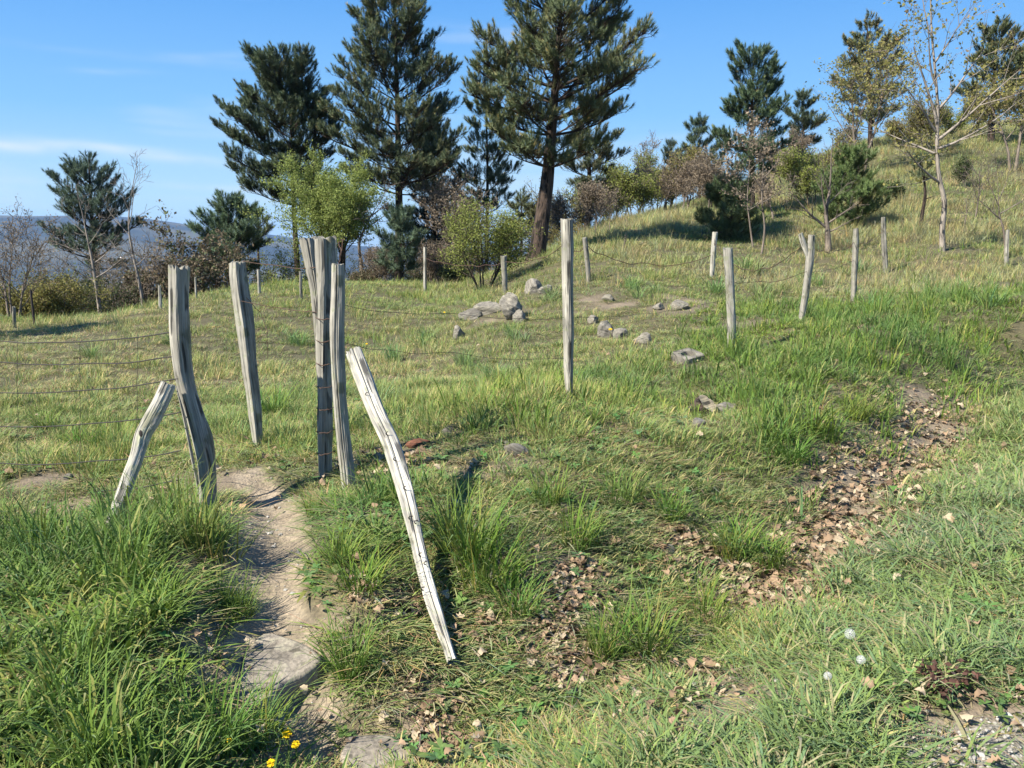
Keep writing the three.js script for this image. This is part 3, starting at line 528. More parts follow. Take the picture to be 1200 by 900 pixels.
// sprays of small leaves
function spray(seed, n, size, spread, tone = [1, 1, 1]) {
  const R = rng(seed), b = new Build();
  for (let k = 0; k < n; k++) {
    const o = V((R() - .5), (R() - .4), (R() - .5)).multiplyScalar(spread), u = V(R() - .5, R() - .5, R() - .5).normalize(), w = V(R() - .5, R() - .2, R() - .5).cross(u).normalize(), s = size * (.6 + .7 * R()), g = .75 + .5 * R(), c = tone.map((q) => q * g);
    const a = b.vert(o, c), e = b.vert(o.clone().addScaledVector(u, s * .5).addScaledVector(w, s * .32), c), f = b.vert(o.clone().addScaledVector(u, s), c), h = b.vert(o.clone().addScaledVector(u, s * .5).addScaledVector(w, -s * .32), c);
    b.i.push(a, e, f, a, f, h);
  }
  return b.geo();
}
const sprays = { small: [1, 2, 3].map((s) => spray(s, 7, .05, .2)), big: [4, 5, 6].map((s) => spray(s, 6, .085, .2)), buds: [7, 8].map((s) => spray(s, 4, .035, .14)) };
// a broadleaf tree or shrub, grown limb by limb
function grow(tubes, spots, R, p, dir, len, rad, lv, o) {
  const n = lv === 0 ? 8 : lv === 1 ? 5 : 3, pts = [p.clone()], rs = [rad], d = dir.clone(); let q = p.clone();
  for (let s = 1; s <= n; s++) {
    d.x += (R() - .5) * o.wiggle; d.z += (R() - .5) * o.wiggle; d.y += (R() - .5) * o.wiggle * .5 + (lv ? o.lift : 0); d.normalize();
    q.addScaledVector(d, len / n); pts.push(q.clone()); rs.push(rad * (1 - (lv === 0 ? .8 : .75) * s / n));
  }
  tubes.add(pts, rs.map((v) => Math.max(v, o.thin ?? .004)), lv === 0 ? 7 : lv === 1 ? 5 : 3);
  if (lv >= o.levels - 1 || len < .1) {
    const k = o.leaves * (.4 + 1.2 * R());
    for (let s = 0; s < k; s++) spots.push({ p: along(pts, .25 + .75 * R()).add(V(R() - .5, R() - .5, R() - .5).multiplyScalar(.08)), dir: V(R() - .5, R() + .1, R() - .5).normalize(), s: (o.leafSize ?? 1) * (.7 + .6 * R()), turn: R() * 6.28, c: o.tone(R) });
    if (lv >= o.levels) return;
  }
  const kids = Math.round(o.kids[Math.min(lv, o.kids.length - 1)] * (.75 + .5 * R())), f0 = lv === 0 ? o.clear : .18;
  let a0 = R() * 6.28;
  for (let k = 0; k < kids; k++) {
    const f = lerp(f0, .99, (k + R()) / kids), at_ = along(pts, f), tan = along(pts, Math.min(1, f + .05)).sub(along(pts, f - .05)).normalize();
    a0 += 2.4 + (R() - .5); const side = V(Math.cos(a0), 0, Math.sin(a0)); side.addScaledVector(tan, -tan.dot(side)).normalize();
    const spread = lerp(o.spread[0], o.spread[1], R()), nd = tan.clone().multiplyScalar(Math.cos(spread)).addScaledVector(side, Math.sin(spread)).normalize();
    grow(tubes, spots, R, at_, nd, len * lerp(o.ratio[0], o.ratio[1], R()) * (lv === 0 ? lerp(1.15, .55, (f - f0) / (1 - f0)) : 1), Math.max(.004, rad * (1 - .7 * f) * .55), lv + 1, o);
  }
}
const TONE = {
  none: () => C(.1, .1, .1),
  fresh: (R) => { const t = R(); return C(lerp(.20, .30, t), lerp(.26, .35, t), lerp(.065, .10, t)); },
  lime: (R) => { const t = R(); return C(lerp(.19, .28, t), lerp(.23, .31, t), lerp(.05, .08, t)); },
  olive: (R) => { const t = R(); return R() < .1 ? C(.25, .18, .09) : C(lerp(.20, .30, t), lerp(.20, .27, t), lerp(.055, .09, t)); },
  bronze: (R) => { const t = R(); return R() < .35 ? C(.11, .13, .06) : C(lerp(.16, .23, t), lerp(.13, .18, t), lerp(.085, .12, t)); },
  pinkish: (R) => { const t = R(); return C(lerp(.22, .31, t), lerp(.18, .245, t), lerp(.13, .175, t)); },
  dark: (R) => { const t = R(); return C(lerp(.05, .10, t), lerp(.075, .125, t), lerp(.025, .045, t)); },
};
const sideOf = (a) => V(Math.cos(a), 0, Math.sin(a));
function broadleaf(o) {
  const R = rng(o.seed), base = o.at ?? col(o.px, o.d), t = thing(o.name ?? 'broadleaf_tree', o.label, o.category ?? 'tree', base, o.group), tubes = new Tubes(), spots = [];
  const hgt = at(o.px, o.topPy, o.d).y - base.y, stems = o.stems ?? 1;
  const opt = { levels: 3, kids: [9, 5, 4], spread: [.5, .95], ratio: [.36, .55], wiggle: .22, lift: .05, clear: .35, leaves: 0, tone: TONE.none, ...o };
  if (o.spine) {                                            // a trunk drawn as a line of pixels at that depth
    const sp_ = new THREE.CatmullRomCurve3(o.spine.map(([px, py]) => at(px, py, o.d).sub(base))).getPoints(20); sp_[0].y = -.12;
    const r0 = o.rad, tr = new Tubes(); tr.add(sp_, sp_.map((_, i) => r0 * (1 - .82 * (i / 20) ** .9)), 9, 1);
    const tm = part('trunk', tr.geo(), o.bark ?? M.greyBark, t);
    for (const [f, dx, dy, dz, L, rr] of o.limbs) { const lt = new Tubes(); grow(lt, spots, R, along(sp_, f), V(dx, dy, dz).normalize(), L, rr, 1, opt); part('limb', lt.geo(), o.bark ?? M.greyBark, tm); }
    const L0 = sp_[20].clone().sub(sp_[17]).normalize(); grow(tubes, spots, R, sp_[20], L0, o.tipLen ?? 1, r0 * .2, 1, opt);
    part('leader', tubes.geo(), o.bark ?? M.greyBark, tm);
  } else {
    for (let s = 0; s < stems; s++) {
      const a = s * 2.4 + R() * .8, ln = stems > 1 ? (o.fan ?? .3) * (.3 + R()) : (o.lean ?? .06), dir = V(Math.cos(a) * ln + (o.leanX ?? 0), 1, Math.sin(a) * ln * .8).normalize();
      grow(tubes, spots, R, V(Math.cos(a) * .1 * (stems > 1), -.1, Math.sin(a) * .1 * (stems > 1)), dir, hgt * (stems > 1 ? .62 + .3 * R() : .78), (o.rad ?? hgt * .014) * (stems > 1 ? .7 + .4 * R() : 1), 0, opt);
    }
    part('trunk', tubes.geo(), o.bark ?? M.greyBark, t);
  }
  if (spots.length) masses('crown', o.sprays ?? sprays.small, M.leaf, spots, t);
  return t;
}
const GP = 'pine trees', wide = (t) => Math.min(1, .55 + 2.2 * t) * Math.pow(1 - t, .45) * 1.08 + .05;
// pines
pine({ px: 628, d: 22, topPx: 668, topPy: -70, lowPy: 196, wl: 108, wr: 130, seed: 101, trunk: .235, spine: [[628, 300], [634, 265], [641, 215], [645, 170], [650, 110], [655, 40], [664, -70]], gap: .4, whorl: 6, gapy: .12, dens: 1.2, rise0: .1, rise1: .7, green: [.066, .086, .046], brown: .2, stubs: 4, prof: (t) => Math.min(1, .5 + 1.5 * t) * Math.pow(1 - t, .4) * 1.06 + .05, label: 'tall pine with thick bare lower trunk standing on the field slope', group: GP });
pine({ px: 466, d: 29, topPx: 462, topPy: -22, lowPy: 228, wl: 92, wr: 84, seed: 102, trunk: .17, gap: .38, whorl: 6, dens: 1.2, green: [.056, .076, .044], brown: .2, prof: (t) => Math.min(1, .9 + .5 * t) * Math.pow(1 - t, .5) * 1.05 + .05, label: 'tall dense pine rising behind the light green tree', group: GP });
pine({ px: 343, d: 30, topPx: 343, topPy: 80, lowPy: 240, wl: 92, wr: 62, seed: 103, trunk: .15, gap: .34, whorl: 6, dens: 1.5, green: [.042, .062, .037], brown: .15, prof: (t) => Math.min(1, .55 + 1.5 * t) * Math.pow(1 - t, .4) * 1.14 + .04, label: 'dark rounded pine with a spreading crown beside the light green tree', group: GP });
pine({ px: 100, d: 30, topPx: 104, topPy: 186, lowPy: 315, wl: 58, wr: 48, seed: 104, gap: .36, whorl: 5, dens: 1.1, green: [.042, .064, .044], brown: .04, buds: false, prof: wide, label: 'dark pine above bare birches at the field edge', group: GP });
pine({ px: 266, d: 26, topPx: 268, topPy: 243, lowPy: 328, wl: 50, wr: 48, seed: 105, gap: .25, whorl: 6, dens: 1.3, inner: .15, green: [.05, .078, .045], brown: .06, buds: false, prof: wide, stubs: 0, label: 'small bushy round pine at the field edge', group: GP });
pine({ px: 512, d: 33, topPx: 508, topPy: 150, lowPy: 295, wl: 54, wr: 48, seed: 106, gap: .36, whorl: 6, dens: 1.2, inner: .12, green: [.034, .048, .03], brown: .1, buds: false, prof: (t) => Math.pow(1 - t, .35), label: 'dark shaded pine tucked behind the tall dense pine', group: GP });
pine({ px: 569, d: 32, topPx: 566, topPy: 76, lowPy: 250, wl: 42, wr: 48, seed: 107, trunk: .09, gap: .4, whorl: 5, gapy: .25, dens: 1.1, green: [.06, .082, .048], brown: .15, prof: (t) => Math.pow(1 - t, .4), label: 'thin sparse pine with gaps between two tall pines', group: GP });
pine({ px: 468, d: 23.5, topPx: 472, topPy: 250, lowPy: 318, wl: 32, wr: 30, seed: 108, gap: .24, whorl: 6, dens: 1.3, inner: .1, green: [.05, .074, .046], brown: .03, buds: false, prof: wide, stubs: 0, label: 'young pine bush by a slim white fence post', group: GP });
pine({ px: 687, d: 37, topPx: 690, topPy: 120, lowPy: 222, wl: 44, wr: 48, seed: 109, trunk: .15, gap: .45, whorl: 5, dens: 1, tuft: 1.5, green: [.05, .064, .038], brown: .2, label: 'pine with bare dark trunk behind the thick-trunked pine', group: GP });
pine({ px: 880, d: 30, topPx: 884, topPy: 62, lowPy: 205, wl: 54, wr: 48, seed: 110, gap: .32, whorl: 6, dens: 1.2, green: [.044, .07, .038], brown: .08, prof: (t) => Math.min(1, .6 + 1.4 * t) * Math.pow(1 - t, .46) * 1.1 + .04, label: 'conical dark pine on the hillside behind brown-leaved saplings', group: GP });
pine({ px: 856, d: 23, topPx: 858, topPy: 212, lowPy: 286, wl: 42, wr: 38, seed: 111, gap: .25, whorl: 6, dens: 1.25, inner: .1, green: [.058, .084, .04], brown: .06, buds: false, prof: wide, stubs: 0, label: 'bushy young pine behind a bright white post', group: GP });
pine({ px: 990, d: 25, topPx: 1000, topPy: 182, lowPy: 282, wl: 44, wr: 42, seed: 112, gap: .27, whorl: 6, dens: 1.2, inner: .1, green: [.066, .098, .036], brown: .05, buds: false, prof: wide, stubs: 0, label: 'bright green bushy pine behind a bare forked tree', group: GP });
pine({ px: 1012, d: 46, topPx: 1016, topPy: 18, lowPy: 150, wl: 44, wr: 44, seed: 113, gap: .5, whorl: 5, dens: .9, tuft: 1.7, green: [.066, .08, .04], brown: .3, label: 'pine on the hilltop with yellowish oak twigs in front', group: GP });
pine({ px: 1150, d: 44, topPx: 1168, topPy: 28, lowPy: 135, wl: 46, wr: 60, seed: 114, trunk: .17, gap: .5, whorl: 5, dens: .9, tuft: 1.7, green: [.056, .072, .036], brown: .25, label: 'pine with a short dark trunk on the upper hillside', group: GP });
pine({ px: 818, d: 50, topPx: 820, topPy: 138, lowPy: 215, wl: 26, wr: 26, seed: 115, gap: .55, whorl: 5, dens: .9, tuft: 1.9, green: [.05, .072, .045], brown: .05, buds: false, label: 'distant small pine on the crest above pinkish twigs', group: GP });
pine({ px: 786, d: 53, topPx: 786, topPy: 168, lowPy: 225, wl: 20, wr: 20, seed: 116, gap: .6, whorl: 5, dens: .9, tuft: 1.9, green: [.05, .068, .045], buds: false, label: 'tiny distant pine on the crest behind light green trees', group: GP });
pine({ px: 938, d: 48, topPx: 940, topPy: 115, lowPy: 170, wl: 28, wr: 28, seed: 117, gap: .5, whorl: 5, dens: 1, tuft: 1.8, green: [.045, .062, .036], buds: false, label: 'small dark pine on the crest beside the conical pine', group: GP });
pine({ px: 1196, d: 47, topPx: 1200, topPy: 60, lowPy: 140, wl: 36, wr: 40, seed: 118, gap: .55, whorl: 5, dens: .9, tuft: 1.8, green: [.056, .072, .036], brown: .2, label: 'pine at the end of the upper hillside past the short-trunked pine', group: GP });
pine({ px: 1078, d: 24, topPx: 1076, topPy: 186, lowPy: 210, wl: 18, wr: 16, seed: 119, trunk: .07, spine: [[1078, 285], [1080, 255], [1084, 230], [1082, 205], [1076, 186]], gap: .22, whorl: 5, dens: 1, tuft: .9, green: [.055, .075, .04], buds: false, stubs: 2, label: 'small leaning pine with a single tuft of foliage', group: GP });
pine({ px: 608, d: 38, topPx: 610, topPy: 228, lowPy: 268, wl: 22, wr: 22, seed: 120, gap: .35, whorl: 5, dens: .9, tuft: 1.4, green: [.066, .08, .04], buds: false, label: 'small far pine between the thick-trunked pine and the lime green shrub', group: GP });
pine({ px: 310, d: 35, topPx: 303, topPy: 250, lowPy: 290, wl: 20, wr: 20, seed: 121, gap: .35, whorl: 5, dens: .9, tuft: 1.4, green: [.05, .066, .036], buds: false, label: 'low dark pine below the rounded pine crown', group: GP });
// broadleaf trees
const bare = { leaves: 0, group: 'bare trees' };
broadleaf({ px: 396, d: 26, topPy: 180, seed: 201, stems: 5, fan: .22, rad: .07, bark: M.darkBark, leaves: 6, leafSize: 1.05, kids: [11, 6, 4], ratio: [.34, .5], clear: .38, tone: TONE.fresh, label: 'light green leafy tree on several dark stems', name: 'birch_tree' });
broadleaf({ px: 566, d: 19.5, topPy: 240, seed: 202, stems: 7, fan: .4, rad: .028, bark: M.darkBark, leaves: 1.0, leafSize: .9, kids: [8, 5, 3], clear: .3, tone: TONE.lime, label: 'lime green many-stemmed shrub by a grey fence post', name: 'willow_shrub', category: 'shrub' });
broadleaf({ px: 114, d: 20, topPy: 248, seed: 203, rad: .05, bark: M.paleBark, spine: [[117, 362], [112, 330], [107, 300], [101, 272], [96, 248]], limbs: [[.25, -1, .45, .1, .9, .02], [.28, .9, .5, .2, 1.0, .022], [.42, .8, .6, -.3, .8, .016], [.5, -1, .3, .3, .9, .018], [.62, .7, .7, .3, .7, .014], [.72, -.8, .7, .1, .8, .014], [.85, .5, 1, .3, .5, .01], [.36, -.4, .5, .8, .7, .015]], tipLen: .6, kids: [6, 5, 4], ...bare, label: 'bare white-barked sapling below the dark edge pine', name: 'bare_tree' });
broadleaf({ px: 166, d: 20.5, topPy: 205, seed: 204, rad: .042, bark: M.paleBark, spine: [[169, 362], [162, 325], [156, 298], [151, 268], [152, 240], [158, 205]], limbs: [[.3, .8, .5, .2, .8, .016], [.4, -1, .4, .3, 1.0, .018], [.55, -.9, .6, -.2, .9, .016], [.62, .4, 1, .2, 1.0, .014], [.75, -.3, 1, .3, .8, .01], [.85, .6, 1.4, 0, .8, .01]], tipLen: .5, kids: [6, 5, 4], ...bare, label: 'bare pale sapling with tall thin twigs beside bronze oak', name: 'bare_tree' });
broadleaf({ px: 197, d: 23, topPy: 252, seed: 205, stems: 3, fan: .22, rad: .045, bark: M.darkBark, leaves: 3, kids: [10, 6, 4], clear: .2, tone: TONE.bronze, sprays: sprays.big, label: 'bronze brown leaved oak at the field edge', name: 'oak_tree' });
broadleaf({ px: 8, d: 17, topPy: 244, seed: 206, stems: 4, fan: .24, rad: .03, leaves: .6, kids: [8, 5, 4], clear: .2, tone: TONE.pinkish, sprays: sprays.buds, label: 'thin twiggy sapling clump by the valley edge wire', name: 'twiggy_shrub', category: 'shrub', group: 'bare trees' });
broadleaf({ px: 430, d: 25.5, topPy: 232, seed: 207, rad: .06, spine: [[424, 312], [421, 285], [430, 262], [440, 245]], limbs: [[.4, -1, .7, .2, .9, .025], [.55, 1, .6, .2, 1.0, .025], [.7, -.6, 1, -.2, .8, .02], [.85, .9, .5, .3, .8, .02], [.6, .2, .4, .9, .8, .02]], kids: [6, 5, 4], ...bare, label: 'bare crooked grey tree in front of the dense pines', name: 'bare_tree' });
broadleaf({ px: 1102, d: 20, topPy: -60, seed: 208, rad: .075, bark: M.paleBark, tipLen: 1.2, leaves: .65, leafSize: .95, tone: TONE.olive, sprays: sprays.big, kids: [6, 5, 4], ratio: [.42, .6], wiggle: .3, spread: [.4, .9], spine: [[1105, 296], [1104, 268], [1107, 238], [1100, 205], [1098, 165], [1099, 128], [1096, 85], [1092, 40], [1090, -20]], limbs: [[.34, -1, .42, .3, 1.5, .035], [.45, -1, .5, -.3, 1.6, .034], [.47, 1, .3, .2, 1.9, .035], [.5, 1, .75, .3, 2.1, .04], [.53, -.8, .7, .4, 1.6, .034], [.56, -.35, 1, .2, 1.9, .042], [.62, .8, .8, -.3, 1.8, .034], [.7, -.7, .9, .1, 1.5, .028], [.78, .6, 1, .4, 1.4, .026], [.86, -.5, 1, -.3, 1.2, .022], [.4, .5, .5, -.9, 1.3, .025]], label: 'slender pale-trunked tree with a kink and sparse young leaves', name: 'oak_tree' });
broadleaf({ px: 1004, d: 38, topPy: 32, seed: 209, stems: 2, fan: .15, rad: .09, leaves: .75, leafSize: 1.2, kids: [11, 6, 4], clear: .3, tone: TONE.olive, sprays: sprays.big, bark: M.greyBark, label: 'yellow-green oak coming into leaf before the hilltop pine', name: 'oak_tree' });
broadleaf({ px: 1178, d: 36, topPy: 45, seed: 210, stems: 2, fan: .2, rad: .09, leaves: .75, leafSize: 1.2, kids: [10, 6, 4], clear: .4, tone: TONE.olive, sprays: sprays.big, bark: M.greyBark, label: 'yellow-green oak before the short-trunked hillside pine', name: 'oak_tree' });
broadleaf({ px: 970, d: 21, topPy: 185, seed: 211, rad: .085, bark: M.greyBark, spine: [[971, 290], [970, 272], [968, 250], [972, 225], [974, 195]], limbs: [[.3, -1, .75, .1, 1.3, .04], [.36, 1, .7, .2, .9, .03], [.45, -.3, 1, .3, 1.1, .035], [.6, 1, .9, -.2, .8, .02], [.75, -.7, .9, .2, .7, .018], [.25, .9, .4, .5, .6, .025]], tipLen: .7, kids: [6, 5, 3], ...bare, label: 'bare forked grey tree in front of the bright green bushy pine', name: 'bare_tree' });
broadleaf({ px: 894, d: 20.5, topPy: 168, seed: 212, rad: .032, bark: M.greyBark, spine: [[892, 302], [896, 268], [893, 235], [894, 200], [897, 172]], limbs: [[.4, -1, .6, .2, .8, .016], [.48, 1, .5, .1, .9, .016], [.6, -.8, .8, .2, .7, .013], [.68, .9, .9, .1, .8, .013], [.82, -.6, 1, .2, .6, .01]], tipLen: .5, leaves: .9, tone: TONE.pinkish, kids: [6, 4, 3], label: 'slim sapling with few brown leaves below the conical pine', name: 'oak_sapling', group: 'hillside saplings' });
broadleaf({ px: 880, d: 21.5, topPy: 165, seed: 213, rad: .028, bark: M.greyBark, spine: [[884, 300], [879, 265], [876, 235], [878, 200], [880, 165]], limbs: [[.4, 1, .6, .2, .7, .014], [.5, -1, .6, -.1, 1.0, .015], [.62, -.9, .8, .2, .9, .013], [.75, .9, .9, .1, .6, .012], [.85, -.6, .8, .2, .6, .01]], tipLen: .5, leaves: 1.6, tone: TONE.pinkish, kids: [6, 4, 3], sprays: sprays.big, leafSize: .8, label: 'reddish brown leaved sapling against the conical pine', name: 'oak_sapling', group: 'hillside saplings' });
broadleaf({ px: 1172, d: 19, topPy: 205, seed: 214, rad: .035, bark: M.greyBark, spine: [[1179, 292], [1176, 270], [1171, 250], [1170, 228]], limbs: [[.55, -1, .6, .2, .9, .018], [.65, .9, .6, .2, .8, .016], [.8, -.5, 1, .3, .9, .014], [.9, .4, 1, -.2, .9, .012]], tipLen: .8, kids: [6, 5, 3], ...bare, label: 'bare bent sapling rising behind the last short post', name: 'bare_tree' });
broadleaf({ px: 1140, d: 26, topPy: 175, seed: 215, rad: .03, ...bare, kids: [9, 5, 3], lean: .05, label: 'thin bare sapling on the slope near the kinked tree', name: 'bare_tree' });
for (const [px, d, topPy, tone, leaves, seed, label] of [
  [742, 42, 182, 'lime', 3, 301, 'light green tree on the hill crest'], [768, 44, 192, 'lime', 2.4, 302, 'smaller light green tree next to pinkish twigs on crest'],
  [720, 41, 215, 'fresh', 2.2, 303, 'light green bush-like tree beside the far dark trunk'], [800, 36, 180, 'pinkish', 1.6, 304, 'pinkish budding tree left of the conical pine skirt'.replace('left of', 'beside')],
  [835, 34, 190, 'pinkish', 1.8, 305, 'pinkish budding tree touching the conical pine'], [700, 30, 205, 'pinkish', .7, 306, 'thin pinkish sapling below the thick-trunked pine crown'],
  [672, 34, 210, 'pinkish', .8, 307, 'thin pinkish sapling close to the far dark trunk'], [930, 36, 165, 'lime', 2.2, 308, 'light green small tree behind the forked bare tree'],
  [955, 33, 150, 'olive', 1.1, 309, 'sparse olive tree above the bright green bushy pine'], [1075, 42, 120, 'olive', 1.5, 310, 'olive budding tree behind the kinked pale trunk'],
  [1040, 30, 215, 'dark', 1.4, 311, 'dark little shrub-like tree on the mid slope'], [1125, 33, 185, 'dark', 2, 312, 'dark green shrub-like tree under the hillside pine'],
  [1100, 46, 118, 'lime', 1.8, 313, 'small light green tree on the skyline beyond the kinked trunk'], [640, 40, 225, 'olive', 1.2, 314, 'small olive tree behind the thick-trunked pine'],
  [712, 46, 195, 'olive', 1.2, 318, 'airy olive tree on the crest beyond the far dark trunk'], [755, 48, 178, 'pinkish', 1, 319, 'airy grey-pink tree on the crest between light green trees'], [782, 40, 188, 'olive', 1.2, 320, 'airy olive tree on the crest below the tiny distant pine'],
  [915, 40, 160, 'pinkish', 1, 323, 'airy pinkish tree on the far flank of the conical pine'], [905, 28, 195, 'pinkish', .8, 324, 'thin brown tree beside the slim sapling'], [1048, 44, 128, 'olive', 1, 325, 'airy olive tree on the skyline between hilltop pine and kinked trunk'], [1130, 48, 108, 'olive', 1, 326, 'airy olive tree on the skyline before the short-trunked pine'], [978, 42, 140, 'bronze', 1, 327, 'airy brownish tree below the yellow-green oak'],
  [728, 38, 188, 'pinkish', 1, 361, 'tall airy grey-pink tree on the slope beside light green trees'], [745, 36, 198, 'lime', 1.4, 362, 'slim light green tree in front of the crest trees'], [775, 38, 182, 'pinkish', 1.2, 363, 'tall airy grey-pink tree below the tiny distant pine'], [808, 38, 172, 'olive', 1.2, 364, 'tall airy olive tree among pinkish twigs'], [690, 40, 205, 'lime', 1.2, 365, 'pale green airy tree behind the far dark trunk'], [828, 33, 182, 'pinkish', 1, 366, 'grey-pink twiggy tree above the bushy young pine'], [948, 30, 175, 'lime', 1.3, 367, 'pale green airy tree behind the forked post'],
  [590, 28, 250, 'olive', .8, 315, 'sparse olive sapling behind the grey fence post'], [545, 27, 205, 'pinkish', .7, 316, 'thin brown-twigged tree by the dark shaded pine'],
]) broadleaf({ px, d, topPy, seed, leaves: leaves * (tone === 'pinkish' || tone === 'bronze' ? .08 : .3), tone: TONE[tone], leafSize: .9 + d / 90, sprays: sprays.small, kids: [12, 6, 5], clear: .22, thin: .006 + d * .00008, bark: M.greyBark, stems: 1 + seed % 3, fan: .28, wiggle: .3, spread: [.35, .85], ratio: [.3, .62], rad: .04, label, name: 'hillside_tree', category: 'tree', group: 'small trees on the hillside' });
for (const [px, d, topPy, seed, label] of [[98, 23, 272, 372, 'tall grey bare thicket behind the white-barked sapling'], [152, 23, 268, 374, 'tall grey bare thicket behind the tall-twigged sapling'], [215, 23, 292, 376, 'grey bare thicket between the bronze oak and reddish bramble'], [445, 25, 285, 378, 'grey bare thicket beside the bare crooked tree'], [508, 25, 275, 379, 'grey bare thicket behind the slim white post']])
  broadleaf({ px, d, topPy, seed, stems: 7, fan: .35, rad: .022, kids: [9, 6, 4], clear: .12, ratio: [.3, .5], bark: M.greyBark, leaves: .03, tone: TONE.pinkish, sprays: sprays.buds, thin: .005, label, name: 'bare_thicket', category: 'bush', group: 'bare thickets along the field edge' });
// slim bare poles among the saplings and the low tangle along the field edge
for (const [px, d, topPy, seed, label] of [[698, 25, 225, 331, 'slim grey pole-like sapling beyond the leaning post'], [714, 27, 232, 332, 'slim bare sapling beyond the leaning post'], [790, 36, 205, 333, 'slim pale sapling on the hill crest'], [798, 35, 200, 334, 'forked pale sapling on the hill crest'], [1128, 24, 215, 335, 'slim bare whip standing past the kinked tree'], [730, 20, 262, 336, 'short bare whip in shadowed grass'], [775, 21, 268, 337, 'short pale whip in shadowed grass']]) broadleaf({ px, d, topPy, seed, rad: .02, kids: [7, 4, 2], levels: 2, ratio: [.2, .35], clear: .45, ...bare, label, name: 'bare_sapling', group: 'bare saplings' });
for (const [px, d, topPy, tone, leaves, seed, label] of [[55, 19, 312, 'olive', 1, 341, 'olive budding bush beside the dark iron post'], [85, 21, 300, 'dark', 1.4, 342, 'low grey-green bush under the dark edge pine'], [228, 24, 312, 'pinkish', 1.6, 345, 'reddish bramble bush beside the round pine'], [300, 25, 318, 'bronze', 1.2, 346, 'brown bramble bush beyond the round pine'], [318, 26, 282, 'lime', 1.6, 347, 'yellow-green bush at the foot of rounded pine'], [425, 25, 316, 'bronze', 1.1, 348, 'low brown bramble under the bare crooked tree'], [355, 27, 300, 'lime', 1.2, 349, 'yellow-green bush behind the light green tree stems'], [20, 18.5, 322, 'olive', .8, 350, 'sparse olive bush at the valley edge'], [492, 31, 268, 'dark', 2.2, 354, 'dark thicket below the tall dense pine'], [522, 32, 262, 'dark', 2.2, 355, 'dark thicket beside the dark shaded pine'], [548, 31, 275, 'bronze', 1.5, 356, 'brown thicket below the thin sparse pine'], [440, 32, 280, 'dark', 1.5, 357, 'dark low thicket behind the bare crooked tree'], [600, 34, 262, 'bronze', 1.4, 358, 'brown low thicket beyond the lime green shrub'], [655, 38, 250, 'olive', 1.4, 359, 'olive low thicket beyond the thick-trunked pine'], [160, 27, 300, 'dark', 1.6, 360, 'dark low thicket between the pale saplings and bronze oak'],
  [532, 24, 308, 'dark', 1.3, 351, 'dark little bush behind the slim white post'], [120, 24, 285, 'bronze', .8, 352, 'grey twiggy bush behind the white-barked sapling'], [210, 26, 285, 'bronze', 1.2, 353, 'brown bush between bronze oak and round pine']])
  broadleaf({ px, d, topPy, seed, stems: 9, fan: .6, rad: .018, leaves: leaves * .4, tone: TONE[tone], kids: [8, 5, 3], clear: .1, levels: 3, ratio: [.3, .5], bark: M.greyBark, label, name: 'hedge_bush', category: 'bush', group: 'bushes along the field edge' });

pine({ px: -310, d: 11.3, topPx: -315, topPy: 70, lowPy: 300, wl: 100, wr: 100, seed: 130, gap: .3, whorl: 6, dens: 1, buds: false, label: 'pine outside the view whose shadow falls on the field', group: GP });

